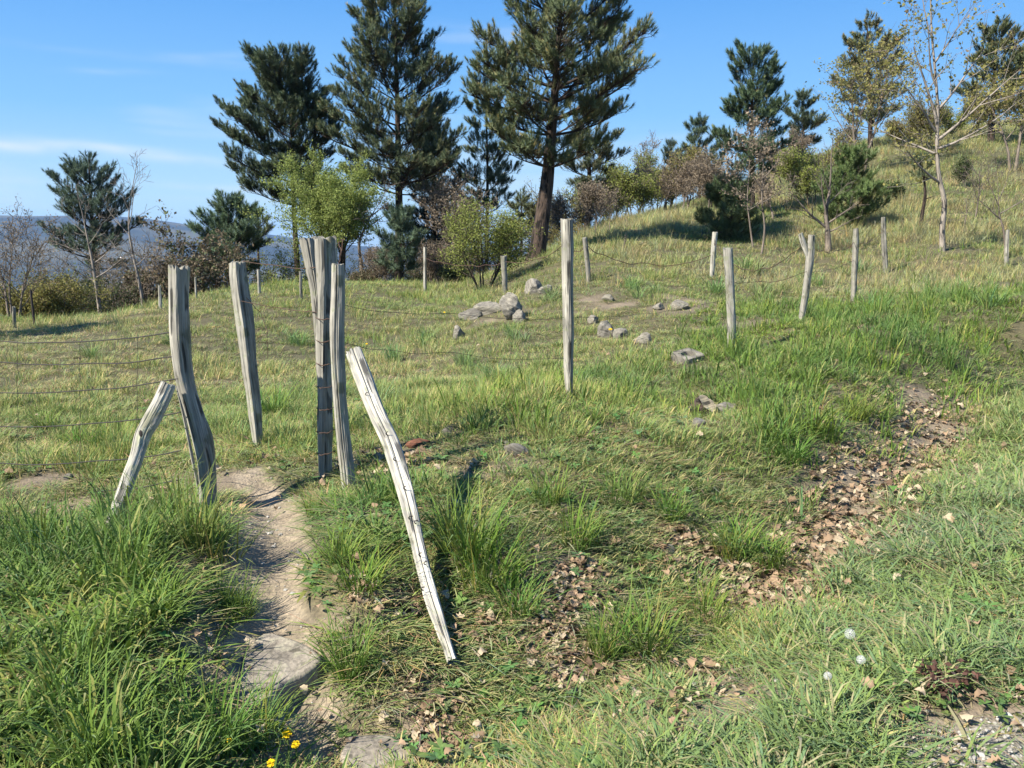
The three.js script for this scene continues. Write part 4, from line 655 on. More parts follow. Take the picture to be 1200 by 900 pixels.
// ───────────────────────── fence posts ─────────────────────────
// rows: [centre px, centre py, width px] from the top down to the ground; all at ground depth d (dTop: the top's own depth when the post leans)
function postGeo(rows, d, o, base) {
  const R = rng(o.seed), N = o.sides ?? 44, K = rows.length, dT = o.dTop ?? d;
  const y0 = rows[0][1], y1 = rows[K - 1][1];
  const ctr = rows.map(([px, py]) => at(px, py, lerp(dT, d, (py - y0) / (y1 - y0))).sub(base));
  const last = ctr[K - 1].clone().sub(ctr[K - 2]).normalize(); ctr.push(ctr[K - 1].clone().addScaledVector(last, o.sunk ?? .14));
  const wid = rows.map(([, py, w]) => w / F * lerp(dT, d, (py - y0) / (y1 - y0)) / cp / 2); wid.push(wid[K - 1]);
  const curve = new THREE.CatmullRomCurve3(ctr, false, 'centripetal'), S = o.rings ?? 46, wAt = (t) => { const f = t * (wid.length - 1), i = Math.min(wid.length - 2, Math.floor(f)); return lerp(wid[i], wid[i + 1], sm(f - i)); };
  // where along the curve each row lies, to look its width up
  const corners = o.section ?? [[-1, .35], [-.55, .8], [.5, .75], [1, .1], [.6, -.7], [-.7, -.75]];
  const per = []; let total = 0; for (let i = 0; i < corners.length; i++) { const a = corners[i], b = corners[(i + 1) % corners.length]; total += Math.hypot(b[0] - a[0], b[1] - a[1]); per.push(total); }
  const ring = []; for (let s = 0; s < N; s++) { const q = s / N * total; let i = per.findIndex((v) => v > q); const a = corners[i], b = corners[(i + 1) % corners.length], f = (q - (i ? per[i - 1] : 0)) / (per[i] - (i ? per[i - 1] : 0)); ring.push([lerp(a[0], b[0], f), lerp(a[1], b[1], f)]); }
  const soft = ring.map((_, s) => { const a = ring[(s + N - 1) % N], b = ring[s], c = ring[(s + 1) % N]; return [(a[0] + 2 * b[0] + c[0]) / 4, (a[1] + 2 * b[1] + c[1]) / 4]; });
  const groove = soft.map((_, s) => (R() - .5) * .09 + (R() < .08 ? -.18 * (o.split ?? 1) : 0));
  const jag = soft.map((_, s) => (noise(s * .5, o.seed) - .4) * (o.jag ?? .03) + (R() - .5) * .008);
  const p = [], uv = [], idx = [], perim = Math.max(1, Math.round(total * wid[0] / .5)) || 1; let v = 0, prev = null;
  for (let k = 0; k <= S; k++) {
    const t = k / S, c = curve.getPoint(t), tan = curve.getTangent(t).normalize(), X = V(1, 0, 0).addScaledVector(tan, -tan.x).normalize(), Z = X.clone().cross(tan).normalize();
    if (Z.z < 0) Z.negate();
    if (prev) v += c.distanceTo(prev); prev = c.clone();
    const tw = (o.twist ?? 0) * t, ct = Math.cos(tw), st = Math.sin(tw), w = wAt(t);
    for (let s = 0; s <= N; s++) {
      const q = s % N, [sx, sz] = soft[q], run = noise(q * .9 + 3, v * 5 + o.seed, 2) - .5, knot = noise(sx * 2 + 5, v * 9, o.seed % 17) - .5;
      const f = 1 + groove[q] * (.6 + .8 * noise(q, v * 2.5)) + run * .14 + knot * .10, ex = (sx * ct - sz * st) * f * w, ez = (sx * st + sz * ct) * f * w * (o.deep ?? 1);
      const e = c.clone().addScaledVector(X, ex).addScaledVector(Z, ez); if (k === 0) e.addScaledVector(tan, -jag[q]); else if (k === 1) e.addScaledVector(tan, -jag[q] * .5);
      p.push(e.x, e.y, e.z); uv.push(s / N * Math.max(.5, total * w / .5) + o.seed * .37, v / .62 + o.seed * .21);
    }
    if (k) for (let s = 0; s < N; s++) { const a = (k - 1) * (N + 1) + s, b = a + N + 1; idx.push(a, b, a + 1, a + 1, b, b + 1); }
  }
  // weathered end grain
  const tan0 = curve.getTangent(0), m0 = p.length / 3; let inner = [];
  for (let s = 0; s < N; s++) { const e = V(p[s * 3], p[s * 3 + 1], p[s * 3 + 2]).lerp(ctr[0], .45).addScaledVector(tan0, .012 * R() - .004); inner.push(p.length / 3); p.push(e.x, e.y, e.z); uv.push(e.x * 2, e.z * 2); }
  const cc = p.length / 3; p.push(ctr[0].x, ctr[0].y - .006, ctr[0].z); uv.push(0, 0);
  for (let s = 0; s < N; s++) { const a = s, b = (s + 1) % N; idx.push(a, b, inner[s], b, inner[b], inner[s], inner[s], inner[b], cc); }
  const g = new THREE.BufferGeometry(); g.setAttribute('position', new THREE.Float32BufferAttribute(p, 3)); g.setAttribute('uv', new THREE.Float32BufferAttribute(uv, 2)); g.setIndex(idx);
  return toCreasedNormals(g, .75);
}
const PG = 'weathered wooden fence posts';
function post(rows, o) {
  const foot = rows[rows.length - 1], base = o.d ? at(foot[0], foot[1], o.d) : G(foot[0], foot[1]), d = -base.z;
  const t = thing('fence_post', o.label, 'fence post', base, o.group ?? PG); t.userData.d = undefined; delete t.userData.d;
  part('post', postGeo(rows, d, o, base), o.mat ?? M.wood, t);
  return Object.assign(t, { depth: d });
}
const split = [[-1, .1], [-.35, .95], [.15, 1], [.95, .55], [1, -.4], [.4, -.9], [-.8, -.7]];
const wedge = [[-1, -.35], [-.9, .2], [.05, .95], [.25, 1], [1, .35], [.95, -.4], [.1, -.9]];
const round = [...Array(12)].map((_, i) => [Math.cos(i / 12 * 6.283) * (1 + .1 * Math.sin(i * 2.3)), Math.sin(i / 12 * 6.283)]).map(([a, b]) => [-a, b]);
const pLeft = post([[209, 314, 23], [209, 345, 23], [210, 387, 24], [213, 425, 22], [218, 455, 21], [227, 485, 22], [236, 512, 24], [242, 545, 22], [244, 592, 21]], { seed: 1, d: 4.6, section: wedge, deep: 1.05, jag: .035, label: 'crooked grey split post with a bend near its foot, beside the path' });
const pBack = post([[278, 308, 19], [279, 325, 21], [284, 360, 22], [288, 390, 21], [292, 430, 19], [297, 470, 17], [302, 522, 12]], { seed: 2, section: wedge, deep: 1.0, jag: .02, label: 'leaning grey split post in the field, tapering to its foot' });
const pA = post([[361, 280, 19], [366, 310, 18], [371, 345, 13], [375, 400, 12], [378, 460, 12], [380, 546, 12]], { seed: 3, d: 5.2, section: split, mat: M.wood, jag: .03, label: 'narrow split plank leaning behind the wide post of the gate cluster' });
const pB = post([[382, 279, 24], [383, 320, 23], [382, 360, 22], [381, 420, 20], [381, 480, 18], [381, 550, 17]], { seed: 4, d: 5.05, section: [[-1, .2], [-.5, .9], [.1, .95], [.2, .6], [1, .2], [.9, -.5], [-.7, -.6]], jag: .025, label: 'wide split post of the gate cluster wrapped with rusty wire' });
const pC = post([[396, 310, 14], [396, 340, 16], [395, 400, 17], [397, 450, 16], [401, 500, 16], [406, 545, 17], [410, 580, 18]], { seed: 5, d: 4.75, section: split, jag: .012, label: 'smooth grey post in front of the gate cluster' });
const pLean = post([[415, 413, 20], [425, 440, 22], [440, 480, 22], [458, 520, 22], [472, 565, 21], [480, 595, 20], [490, 640, 18], [504, 695, 18], [526, 762, 14]], { seed: 6, d: 2.99, dTop: 4.55, section: [[-1, 0], [-.8, .7], [-.15, .95], [-.05, .45], [.1, .9], [.7, .75], [1, 0], [.6, -.7], [-.6, -.7]], mat: M.woodPale, jag: .02, deep: .8, sunk: .06, label: 'bleached white pole leaning from the bank against the gate cluster' });
const pStake = post([[197, 450, 18], [188, 470, 19], [177, 492, 20], [168, 508, 19], [160, 535, 16], [149, 565, 16], [137, 595, 15], [122, 632, 14]], { seed: 7, d: 4.2, dTop: 4.5, section: split, mat: M.woodPale, jag: .012, sunk: .05, label: 'bleached stake propped slanting against the crooked post' });
const pLath = post([[208, 455, 4], [216, 490, 4], [226, 540, 4]], { seed: 8, d: 4.68, section: split, mat: M.woodPale, sides: 14, label: 'thin pale lath behind the crooked post', sunk: .2 });
const pMid = post([[664, 257, 14], [665, 290, 14], [665, 330, 13], [666, 380, 13], [666, 430, 11], [667, 464, 8]], { seed: 9, d: 6.4, section: wedge, jag: .012, label: 'straight single grey post standing alone in the field grass' });
const p855 = post([[853, 291, 11], [855, 330, 10], [857, 370, 10], [857, 414, 9]], { seed: 10, section: round, mat: M.wood, sides: 28, label: 'stout round-topped post beyond the concrete block' });
const pY = post([[951, 276, 7], [949, 300, 9], [945, 335, 8], [939, 375, 7]], { seed: 11, section: split, sides: 28, label: 'forked leaning post like a letter Y' });
{ const b = pY.position, d = pY.depth; part('fork_arm', postGeo([[938, 274, 5], [941, 284, 6], [947, 302, 5]], d, { seed: 12, section: split, sides: 20, sunk: .02 }, b), M.woodPale, pY); }
const p1001 = post([[1003, 268, 6], [1002, 300, 7], [1000, 352, 6]], { seed: 13, mat: M.woodDull, section: split, sides: 24, label: 'slim grey post between the forked post and the tall straight post' });
const p1035 = post([[1035, 255, 5], [1036, 285, 6], [1038, 320, 6]], { seed: 14, mat: M.woodDull, section: round, sides: 24, label: 'straight grey post in front of the hillside grass near the small leaning pine' });
const pWhite = post([[838, 272, 6], [836, 295, 6], [834, 326, 5]], { seed: 15, section: split, mat: M.woodPale, sides: 20, jag: .01, label: 'bright white slanting post beside the bushy young pine' });
const p1178 = post([[1181, 270, 4], [1179, 312, 5]], { seed: 16, section: round, sides: 18, label: 'short grey post below the bare bent sapling' });
const p498 = post([[498, 290, 4], [498, 343, 4]], { seed: 17, section: round, sides: 18, mat: M.wood, label: 'slim white post beside the young pine bush' });
const p590 = post([[590, 300, 7], [592, 344, 6]], { seed: 18, section: round, sides: 20, mat: M.woodDull, label: 'dull grey post beside the lime green shrub' });
const p688 = post([[685, 279, 6], [688, 305, 6], [690, 330, 6]], { seed: 19, mat: M.woodDull, section: split, sides: 20, label: 'leaning grey post behind the straight single post' });
for (const [x, y0, y1, w, seed, mat, label] of [[303, 316, 344, 4, 21, 'wood', 'short grey edge post beyond the round pine'], [352, 318, 350, 3.5, 22, 'woodDull', 'short dull edge post just behind the gate cluster'], [187, 335, 362, 3.5, 23, 'woodPale', 'small white edge post below the bronze oak'], [137, 337, 366, 3, 24, 'woodDull', 'small dull edge post between the two pale saplings'], [229, 325, 350, 2.5, 25, 'wood', 'thin grey edge post beside the reddish bramble'], [16, 360, 384, 4, 26, 'woodDull', 'short dull edge post at the valley edge']])
  post([[x, y0, w], [x + 1, y1, w]], { seed, section: round, sides: 14, mat: M[mat], label });
{ const b = G(71, 374), t = thing('iron_stake', 'dark iron stake with a brace at the field edge', 'stake', b), tb = new Tubes(), t2 = new Tubes(); const d = -b.z; tb.add([at(65, 313, d).sub(b), at(71, 376, d).sub(b)], [.035, .035], 6); t2.add([at(68, 345, d).sub(b), at(80, 374, d).sub(b)], [.025, .025], 6); part('post', tb.geo(), M.iron, t); part('brace', t2.geo(), M.iron, t); }
{ const b = G(40, 384), t = thing('iron_stake', 'thin dark stake near the short valley edge post', 'stake', b), tb = new Tubes(), d = -b.z; tb.add([at(36, 340, d).sub(b), at(41, 386, d).sub(b)], [.022, .022], 6); part('post', tb.geo(), M.iron, t); }
// staples, rust marks and a knot on the poles
{
  const R = rng(61), d = (py) => lerp(4.55, 2.99, (py - 413) / (762 - 413));
  for (const [px, py] of [[431, 462], [455, 508], [464, 538], [476, 572], [482, 607], [489, 612], [494, 650], [500, 660], [497, 690]]) { const g = new THREE.TorusGeometry(.012, .0026, 6, 10, 3.14), m = part('staple', g, M.iron, pLean), w = at(px, py, d(py) - .055).sub(pLean.position); m.position.copy(w); m.rotation.set(.5, 0, .9 + R()); }
  const k = new THREE.SphereGeometry(.013, 12, 8); k.scale(.8, 1.5, .25); const m = part('knot', k, M.iron, pStake); m.position.copy(at(165, 508, 4.315).sub(pStake.position));
}
// ───────────────────────── wires ─────────────────────────
function strand(points, sag = 0, rad = .0022, R = rng(9), kink = .012) {
  const fine = []; for (let i = 0; i + 1 < points.length; i++) { const n = Math.max(4, Math.round(points[i].distanceTo(points[i + 1]) / .22)); for (let k = 0; k < n; k++) { const t = k / n, q = points[i].clone().lerp(points[i + 1], t); q.y -= sag * 4 * t * (1 - t) + (R() - .5) * kink; q.x += (R() - .5) * kink * .4; fine.push(q); } }
  fine.push(points[points.length - 1]); const t = new Tubes(); t.add(new THREE.CatmullRomCurve3(fine).getPoints(fine.length * 2), Array(fine.length * 2 + 1).fill(rad), 4); return t;
}
function barbs(t, points, sag, every, R) { for (let i = 0; i + 1 < points.length; i++) { const L = points[i].distanceTo(points[i + 1]), n = Math.floor(L / every); for (let k = 1; k < n; k++) { const f = k / n, q = points[i].clone().lerp(points[i + 1], f); q.y -= sag * 4 * f * (1 - f); for (let b = 0; b < 2; b++) { const e = V(R() - .5, R() - .5, R() - .5).normalize().multiplyScalar(.016); t.add([q.clone().sub(e), q.clone().add(e)], [.0013, .0008], 3); } } } }
{
  // woven wire of the enclosure: runs past the crooked post and off along the near side of the field
  const R = rng(71), o = at(-60, 560, 5.6), t = thing('wire_netting', 'rusty woven wire netting strung from the crooked post over the field', 'wire fence', o), rows = [];
  for (const [yl, yr] of [[400, 387], [425, 417], [461, 443], [500, 483], [543, 528], [583, 562]]) {
    const a = at(-70, yl, 5.7), b = at(0, yl, 5.35), m = at(110, (yl * .5 + yr * .5) + 5, 4.95), e = at(212, yr, 4.56); rows.push([a, b, m, e]);
    part('line_wire', strand([a, b, m, e].map((q) => q.clone().sub(o)), .01, .0034, R).geo(), M.wire, t);
  }
  for (const f of [.4, .62, .84]) { const pts = rows.map((r) => { const g = f * 3, i = Math.min(2, Math.floor(g)); return r[i].clone().lerp(r[i + 1], g - i).sub(o); }); part('stay_wire', strand(pts, 0, .0014, R, .02).geo(), M.wire, t); }
}
const wires = [];
function barbed(label, pts, sag, opt = {}) { const R = rng(80 + wires.length), o = pts[0].clone(), t = thing('barbed_wire', label, 'wire', o, 'rusty fence wires'); const loc = pts.map((q) => q.clone().sub(o)), tb = strand(loc, sag, opt.rad ?? .0026, R, opt.kink ?? .014); if (opt.barbs !== 0) barbs(tb, loc, sag, opt.barbs ?? .14, R); part('strand', tb.geo(), opt.mat ?? M.rust, t); wires.push(t); return t; }
barbed('loose barbed wire from the leaning field post to the gate cluster top', [at(282, 352, pBack.depth - .08), at(330, 362, 5.6), at(372, 366, 5.12)], .0);
barbed('upper barbed wire from the leaning field post to the gate cluster', [at(284, 305, pBack.depth - .06), at(372, 313, 5.1)], .02);
barbed('broken wire end hanging from the leaning field post', [at(288, 348, pBack.depth - .07), at(305, 366, 5.75), at(313, 388, 5.7), at(314, 420, 5.7)], 0, { barbs: 0 });
for (const [k, y] of [372, 398, 425, 452, 478, 505, 530].entries()) barbed('rusty wire loop bound round the wide gate post at height ' + ['the top', 'just below the top', 'the upper middle', 'the middle', 'the lower middle', 'just above the foot', 'the foot'][k], [at(370, y, 5.06), at(376, y + 3, 4.9), at(386, y + 2, 4.9), at(393, y - 2, 5.05)], 0, { barbs: 0, rad: .003, kink: .008 });
barbed('rusty wire curl sticking up from the gate cluster', [at(397, 312, 4.75), at(400, 296, 4.75), at(396, 285, 4.85), at(403, 280, 4.8), at(399, 300, 4.75)], 0, { barbs: 0, kink: .02 });
barbed('thin upper wire from the gate cluster to the straight single post', [at(405, 357, 4.75), at(530, 366, 5.6), at(661, 372, 6.38)], .03, { rad: .0015, mat: M.wire, barbs: 0 });
barbed('thin lower wire from the gate cluster to the straight single post', [at(405, 402, 4.75), at(530, 412, 5.6), at(661, 420, 6.38)], .03, { rad: .0015, mat: M.wire, barbs: 0 });
barbed('thin wire from the straight single post towards the round-topped post', [at(671, 372, 6.38), at(852, 350, p855.depth)], .05, { rad: .0015, mat: M.wire, barbs: 0 });
barbed('sagging barbed wire along the rear fence of the field', [at(498, 302, p498.depth), at(590, 308, p590.depth), at(662, 287, p688.depth + .2), at(686, 288, p688.depth), at(760, 308, 16.5), at(836, 298, pWhite.depth)], .12, { rad: .007, barbs: .5, kink: .05 });
barbed('sagging barbed wire from the white slanting post to the forked post', [at(836, 284, pWhite.depth), at(946, 284, pY.depth)], .45, { rad: .0055, barbs: .5, kink: .05 });
barbed('barbed wire between the forked post and the straight hillside post', [at(950, 290, pY.depth), at(1001, 285, p1001.depth), at(1036, 270, p1035.depth)], .1, { rad: .0045, barbs: .4, kink: .04 });
barbed('lower wire along the bank from round-topped post to forked post', [at(857, 330, p855.depth - .05), at(945, 318, pY.depth - .05), at(1001, 305, p1001.depth - .05)], .06, { rad: .003, barbs: .4, kink: .03 });

// ───────────────────────── stones and other small things ─────────────────────────
function stoneGeo(seed, sx, sy, sz, flat = 6, rough = .2) {
  const g = new THREE.IcosahedronGeometry(1, 12), p = g.attributes.position, R = rng(seed), cuts = []; const uv = [];
  for (let k = 0; k < flat; k++) cuts.push([V(R() - .5, R() - .35, R() - .5).normalize(), .55 + .35 * R()]);
  for (let i = 0; i < p.count; i++) {
    const v = V(p.getX(i), p.getY(i), p.getZ(i)); for (const [n, c] of cuts) { const e = v.dot(n); if (e > c) v.addScaledVector(n, (c - e) * .92); }
    const f = 1 + rough * (fbm(v.x * 2 + seed, v.y * 2, 4, v.z * 2 + seed) - .5) * 2; v.multiplyScalar(f); p.setXYZ(i, v.x * sx, v.y * sy, v.z * sz); uv.push(v.x * sx * 2.5 + v.y, v.z * sz * 2.5 + v.y * sy * 2);
  }
  g.setAttribute('uv', new THREE.Float32BufferAttribute(uv, 2)); const ng = g; ng.deleteAttribute('normal'); return toCreasedNormals(ng, .55);
}
function stone(px, py, wpx, hpx, seed, label, o = {}) {
  const b = G(px, py), d = -b.z, k = d / F / cp * 1.2, m = shadows(new THREE.Mesh(stoneGeo(seed, wpx / 2 * k, hpx / 2 * k * (o.tall ?? 1.25), wpx / 2 * k * (o.deep ?? .8), o.flat ?? 7, o.rough ?? .2), o.mat ?? M.rock));
  m.name = numbered(o.name ?? 'stone'); m.position.copy(b).add(V(0, hpx / 2 * k * (o.up ?? .36), 0)); m.rotation.set(o.rx ?? 0, o.ry ?? seed, o.rz ?? 0); scene.add(m); return tag(m, label, o.category ?? 'stone', 'stones in the grass');
}
stone(624, 343, 26, 17, 401, 'grey boulder behind the rock outcrop', {});
stone(640, 343, 16, 10, 402, 'low grey stone against the rear boulder', { deep: .9 });
stone(598, 373, 25, 24, 403, 'pale block-like rock overhanging a dark hollow', { mat: M.rockPale, up: .9 });
stone(610, 376, 18, 15, 404, 'dark lichen-spotted rock next to the overhanging rock', {});
stone(575, 366, 32, 14, 405, 'pale rounded rock in the outcrop', { mat: M.rockPale });
stone(553, 372, 28, 12, 406, 'low weathered rock at the end of the outcrop', { rough: .2 });
stone(537, 396, 16, 15, 407, 'small grey stone below the outcrop', {});
stone(695, 378, 12, 9, 408, 'small pale stone behind the twin grey rocks', { mat: M.rockPale });
stone(711, 393, 20, 18, 409, 'rounded grey rock of the twin grey rocks', {});
stone(728, 396, 22, 15, 410, 'flatter grey rock of the twin grey rocks', {});
stone(755, 402, 20, 14, 411, 'angular pale stone near the concrete block', { mat: M.rockPale });
stone(798, 362, 22, 12, 412, 'pale stone in the bare earth scar', { mat: M.rockPale, rough: .2 });
stone(772, 362, 14, 8, 413, 'small stone in the bare earth scar', { mat: M.rockPale, rough: .2 });
stone(713, 352, 14, 8, 414, 'little pale stone above the bare earth scar', { mat: M.rockPale });
stone(852, 483, 30, 14, 415, 'flat grey stone next to the sawn log', { deep: .6 });
stone(818, 498, 18, 10, 416, 'dark stone under the sawn log', {});
stone(606, 533, 26, 14, 417, 'elongated grey stone in bank grass', { deep: .5, rz: -.4, ry: 0 });
stone(592, 524, 10, 8, 418, 'small stone touching the elongated grey stone', {});
stone(527, 506, 24, 9, 419, 'pale flat stone half hidden near the rusty brick', { mat: M.rockPale, deep: .5 });
stone(660, 597, 22, 9, 420, 'low grey stone in short bank grass beyond the white pole', { deep: .6 });
stone(556, 624, 16, 12, 421, 'grey stone in deep grass beside the white pole', {});
stone(784, 648, 14, 12, 422, 'grey stone among dry leaves on the bank', {});
stone(80, 560, 12, 6, 423, 'small stone lying on the bare patch behind the wire netting', {});
// the worn stone step in the path and the slab at its foot
function slabStone(outline, h, seed, label) {
  const pts = outline.map(([px, py]) => G(px, py)), c = pts.reduce((a, b) => a.add(b), V(0, 0, 0)).multiplyScalar(1 / pts.length), sh = new THREE.Shape(new THREE.SplineCurve([...pts, pts[0]].map((q) => new THREE.Vector2(q.x - c.x, -(q.z - c.z)))).getPoints(60));
  const g = new THREE.ExtrudeGeometry(sh, { depth: .16, bevelEnabled: true, bevelThickness: .02, bevelSize: .018, bevelSegments: 4, steps: 1 }); g.rotateX(-Math.PI / 2);
  const p = g.attributes.position, uv = []; for (let i = 0; i < p.count; i++) { const x = p.getX(i), z = p.getZ(i), top = p.getY(i) > .1; p.setY(i, p.getY(i) - .18 + h + (top ? .02 * (fbm(x * 4 + seed, z * 4, 3) - .5) : 0)); p.setX(i, x + .02 * (noise(z * 14, x * 9, seed) - .5)); uv.push(x * 1.6, z * 1.6); }
  g.setAttribute('uv', new THREE.Float32BufferAttribute(uv, 2)); g.deleteAttribute('normal');
  const m = shadows(new THREE.Mesh(toCreasedNormals(g, .5), M.slab)); m.name = numbered('stepping_stone'); m.position.copy(c); m.rotation.x = .1; scene.add(m); return tag(m, label, 'stone');
}
slabStone([[292, 770], [312, 752], [345, 760], [372, 782], [362, 806], [330, 822], [298, 838], [284, 820]], .045, 3, 'broad worn sandstone step in the footpath');
slabStone([[412, 884], [440, 874], [480, 880], [500, 905], [440, 925], [405, 910]], .03, 5, 'flat sandstone slab at the foot of the path below the dandelions');
// concrete block with a round hole
{
  const b = G(806, 423), d = -b.z, k = d / F, s = .5 * 27 * k, sh = new THREE.Shape(); const r = s * .22; sh.moveTo(-s + r, -s); sh.lineTo(s - r, -s); sh.quadraticCurveTo(s, -s, s, -s + r); sh.lineTo(s, s - r); sh.quadraticCurveTo(s, s, s - r, s); sh.lineTo(-s + r, s); sh.quadraticCurveTo(-s, s, -s, s - r); sh.lineTo(-s, -s + r); sh.quadraticCurveTo(-s, -s, -s + r, -s);
  const hole = new THREE.Path(); hole.absarc(0, 0, s * .7, 0, 6.2832, true); sh.holes.push(hole);
  const g = new THREE.ExtrudeGeometry(sh, { depth: s * 1.3, bevelEnabled: true, bevelThickness: .012, bevelSize: .012, bevelSegments: 3, curveSegments: 24 }); g.rotateX(-Math.PI / 2); const uv = [], p = g.attributes.position; for (let i = 0; i < p.count; i++) { const x = p.getX(i), y = p.getY(i), z = p.getZ(i); p.setXYZ(i, x + .01 * (noise(z * 30, y * 30, 2) - .5), y + .012 * (noise(x * 25, z * 25) - .5), z + .01 * (noise(x * 30, y * 30, 5) - .5)); uv.push(x * 2 + y, z * 2 + y); } g.setAttribute('uv', new THREE.Float32BufferAttribute(uv, 2)); g.deleteAttribute('normal');
  const t = thing('concrete_block', 'weathered square concrete block with a round hole in its top', 'block', b); const m = part('body', toCreasedNormals(g, .6), M.concrete, t); m.position.y = -s * .62; m.rotation.set(.2, .5, .05);
  const f = new THREE.CircleGeometry(s * .72, 24); f.rotateX(-Math.PI / 2); const e = part('earth_filling', f, std({ color: C(.12, .085, .055), map: soilTex, roughness: 1 }), m); e.position.y = s * .85;
}
// sawn log
{
  const b = G(822, 491), d = -b.z, k = d / F, r = 14 * k, L = 30 * k, t = thing('sawn_log', 'short sawn log with a pale cut face lying in the bank grass', 'log', b), R = rng(5), N = 26, tb = [], uv = [], id = [];
  for (let i = 0; i <= 8; i++) for (let s = 0; s <= N; s++) { const q = s % N, f = r * (1 + .16 * (noise(q * .6, 4) - .5) + .06 * (noise(q * 2, i * .7) - .5)) * (i === 8 ? .96 : 1), a = s / N * 6.283; tb.push(lerp(-L, L * .35, i / 8), Math.sin(a) * f, Math.cos(a) * f); uv.push(s / N * 2, i * .3); }
  for (let i = 0; i < 8; i++) for (let s = 0; s < N; s++) { const a = i * (N + 1) + s; id.push(a, a + 1, a + N + 1, a + 1, a + N + 2, a + N + 1); }
  const g = new THREE.BufferGeometry(); g.setAttribute('position', new THREE.Float32BufferAttribute(tb, 3)); g.setAttribute('uv', new THREE.Float32BufferAttribute(uv, 2)); g.setIndex(id); g.computeVertexNormals();
  const e = new THREE.BufferGeometry(), ep = [L * .35 - .004, 0, 0], eu = [.5, .5], ei = []; for (let s = 0; s <= N; s++) { const o = (8 * (N + 1) + s) * 3; ep.push(tb[o] + .002 + .012 * (noise(s * .8, 9) - .5), tb[o + 1], tb[o + 2]); eu.push(.5 + tb[o + 1] * 2, .5 + tb[o + 2] * 2); if (s < N) ei.push(0, s + 2, s + 1); } e.setAttribute('position', new THREE.Float32BufferAttribute(ep, 3)); e.setAttribute('uv', new THREE.Float32BufferAttribute(eu, 2)); e.setIndex(ei); e.computeVertexNormals();
  const body = part('bark', g, M.pineBark, t); const cut = part('cut_face', e, M.cutWood, body); body.position.y = r * .9; body.rotation.set(0, -.7, .85);
}
{ const b = G(490, 522), d = -b.z, k = d / F, m = shadows(new THREE.Mesh(stoneGeo(430, 15 * k, 6 * k, 9 * k, 8, .06), M.brick)); m.name = numbered('rusty_brick'); m.position.copy(b).add(V(0, 3 * k, 0)); m.rotation.set(.1, .3, .1); scene.add(m); tag(m, 'reddish brown brick half sunk beside the white pole', 'brick'); }
// dandelions
function dandelion(px, py, size, label) {
  const b = G(px, py + (py > 800 ? 34 : 10)), t = thing('dandelion', label, 'flower', b, 'yellow dandelions'), hgt = at(px, py, -b.z).y - b.y, tb = new Tubes(); tb.add([V(0, -.02, 0), V(.006, hgt * .5, .004), V(0, hgt, 0)], [.003, .0026, .0022], 5); part('stem', tb.geo(), M.stem, t);
  const bd = new Build(), R = rng(px * 7 + py); for (let ring = 0; ring < 4; ring++) for (let k = 0; k < 18; k++) { const a = (k + ring * .4) / 18 * 6.283 + R() * .2, l = size * lerp(1, .35, ring / 3) * (.85 + .3 * R()), up = lerp(.12, .9, ring / 3), dir = V(Math.cos(a), up, Math.sin(a)).normalize(), ac = V(-Math.sin(a), 0, Math.cos(a)); bd.strip([V(0, 0, 0), dir.clone().multiplyScalar(l * .6), dir.clone().multiplyScalar(l)], ac, [.0025, .005, .003]); }
  const m = part('flower_head', bd.geo(), M.yellow, t); m.position.y = hgt; m.rotation.set(.45, 0, 0);
}
dandelion(338, 860, .018, 'large yellow dandelion by the sandstone slab'); dandelion(348, 873, .014, 'yellow dandelion close under the large one'); dandelion(320, 894, .014, 'yellow dandelion in the grass before the sandstone slab'); dandelion(271, 867, .009, 'little half-open dandelion in the grass by the path mound');
for (const [px, py, size, label] of [[213, 385, .02, 'yellow dandelion on the field edge bank'], [430, 403, .018, 'small yellow dandelion in the field beside the gate cluster'], [521, 366, .02, 'small yellow dandelion in the field before the outcrop'], [715, 386, .028, 'yellow flower before the twin grey rocks'], [863, 624, .012, 'tiny yellow flower on the bank above the leafy ditch']]) dandelion(px, py, size, label);
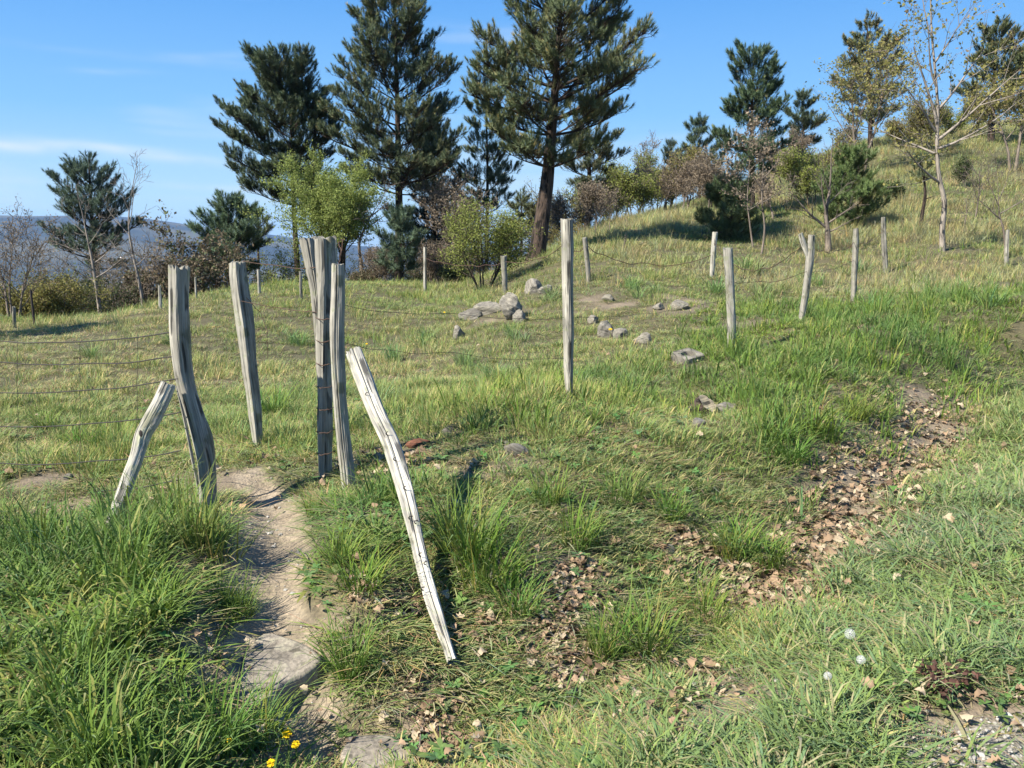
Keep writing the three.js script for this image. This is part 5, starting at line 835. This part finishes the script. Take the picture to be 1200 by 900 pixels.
// seed heads
function seedHead(px, py, r, label) {
  const b = G(px, py + 34), t = thing('seed_head', label, 'flower', b, 'dandelion seed heads'), c = at(px, py, -b.z).sub(b), tb = new Tubes(); tb.add([V(0, -.02, 0), V(c.x * .4 + .005, c.y * .5, 0), c], [.0028, .0024, .002], 5); part('stem', tb.geo(), M.stem, t);
  const bd = new Build(), R = rng(px); for (let k = 0; k < 90; k++) { const y = 1 - 2 * (k + .5) / 90, a = k * 2.39996, s = Math.sqrt(1 - y * y), dir = V(Math.cos(a) * s, y, Math.sin(a) * s), ac = V(-Math.sin(a), 0, Math.cos(a)), up = dir.clone().cross(ac); bd.strip([dir.clone().multiplyScalar(r * .15), dir.clone().multiplyScalar(r * .85)], ac, [.0006, .0005]); for (let q = 0; q < 5; q++) { const e = q * 1.2566, o = ac.clone().multiplyScalar(Math.cos(e)).addScaledVector(up, Math.sin(e)); bd.strip([dir.clone().multiplyScalar(r * .84), dir.clone().multiplyScalar(r).addScaledVector(o, r * .22)], dir.clone().cross(o), [.0007, .0005]); } }
  const m = part('fluff', bd.geo(), M.fluff, t); m.position.copy(c);
  part('core', new THREE.SphereGeometry(r * .17, 10, 8), M.darkBark, t).position.copy(c);
}
seedHead(996, 743, .02, 'taller dandelion seed clock on the grassy verge'); seedHead(1009, 773, .016, 'shorter dandelion seed clock just below the taller one'); seedHead(970, 792, .014, 'faded dandelion seed clock low in the verge grass');
// small fern by the gate cluster, withered dock by the track
{
  const b = G(455, 592), t = thing('fern', 'small fresh green fern beside the white pole', 'fern', b), bd = new Build(), R = rng(3);
  for (const [az, L] of [[.3, .13], [1.6, .12], [2.6, .14], [4, .1], [5.2, .11]]) { let p = V(0, 0, 0), dir = V(Math.cos(az) * .6, .9, Math.sin(az) * .6).normalize(); for (let k = 0; k < 12; k++) { const q = p.clone().addScaledVector(dir, L / 12), side = V(-Math.sin(az), 0, Math.cos(az)), l = .045 * Math.sin(Math.PI * (k + 1.5) / 14); for (const s of [-1, 1]) bd.strip([q, q.clone().addScaledVector(side, s * l).addScaledVector(dir, l * .35)], dir, [.008, .003]); p = q; dir.y -= .09; dir.normalize(); } }
  part('fronds', bd.geo(), leafy({ color: C(.17, .27, .05) }), t);
}
{
  const b = G(1105, 815), t = thing('withered_dock', 'withered reddish brown weed at the edge of the track', 'weed', b), tb = new Tubes(), sp_ = [], R = rng(12);
  for (let k = 0; k < 9; k++) { const a = R() * 6.28, l = .05 + .08 * R(), e = V(Math.cos(a) * l, .05 + .08 * R(), Math.sin(a) * l); tb.add([V(0, 0, 0), e.clone().multiplyScalar(.5).add(V(0, .02, 0)), e], [.003, .002, .001], 4); for (let q = 0; q < 4; q++) sp_.push({ p: e.clone().multiplyScalar(.4 + .6 * R()), dir: V(R() - .5, R(), R() - .5).normalize(), s: .32, turn: R() * 6, c: C(.13, .065, .05) }); }
  part('stems', tb.geo(), M.darkBark, t); masses('leaves', sprays.big, M.leaf, sp_, t);
}

renderer.render(scene, camera);
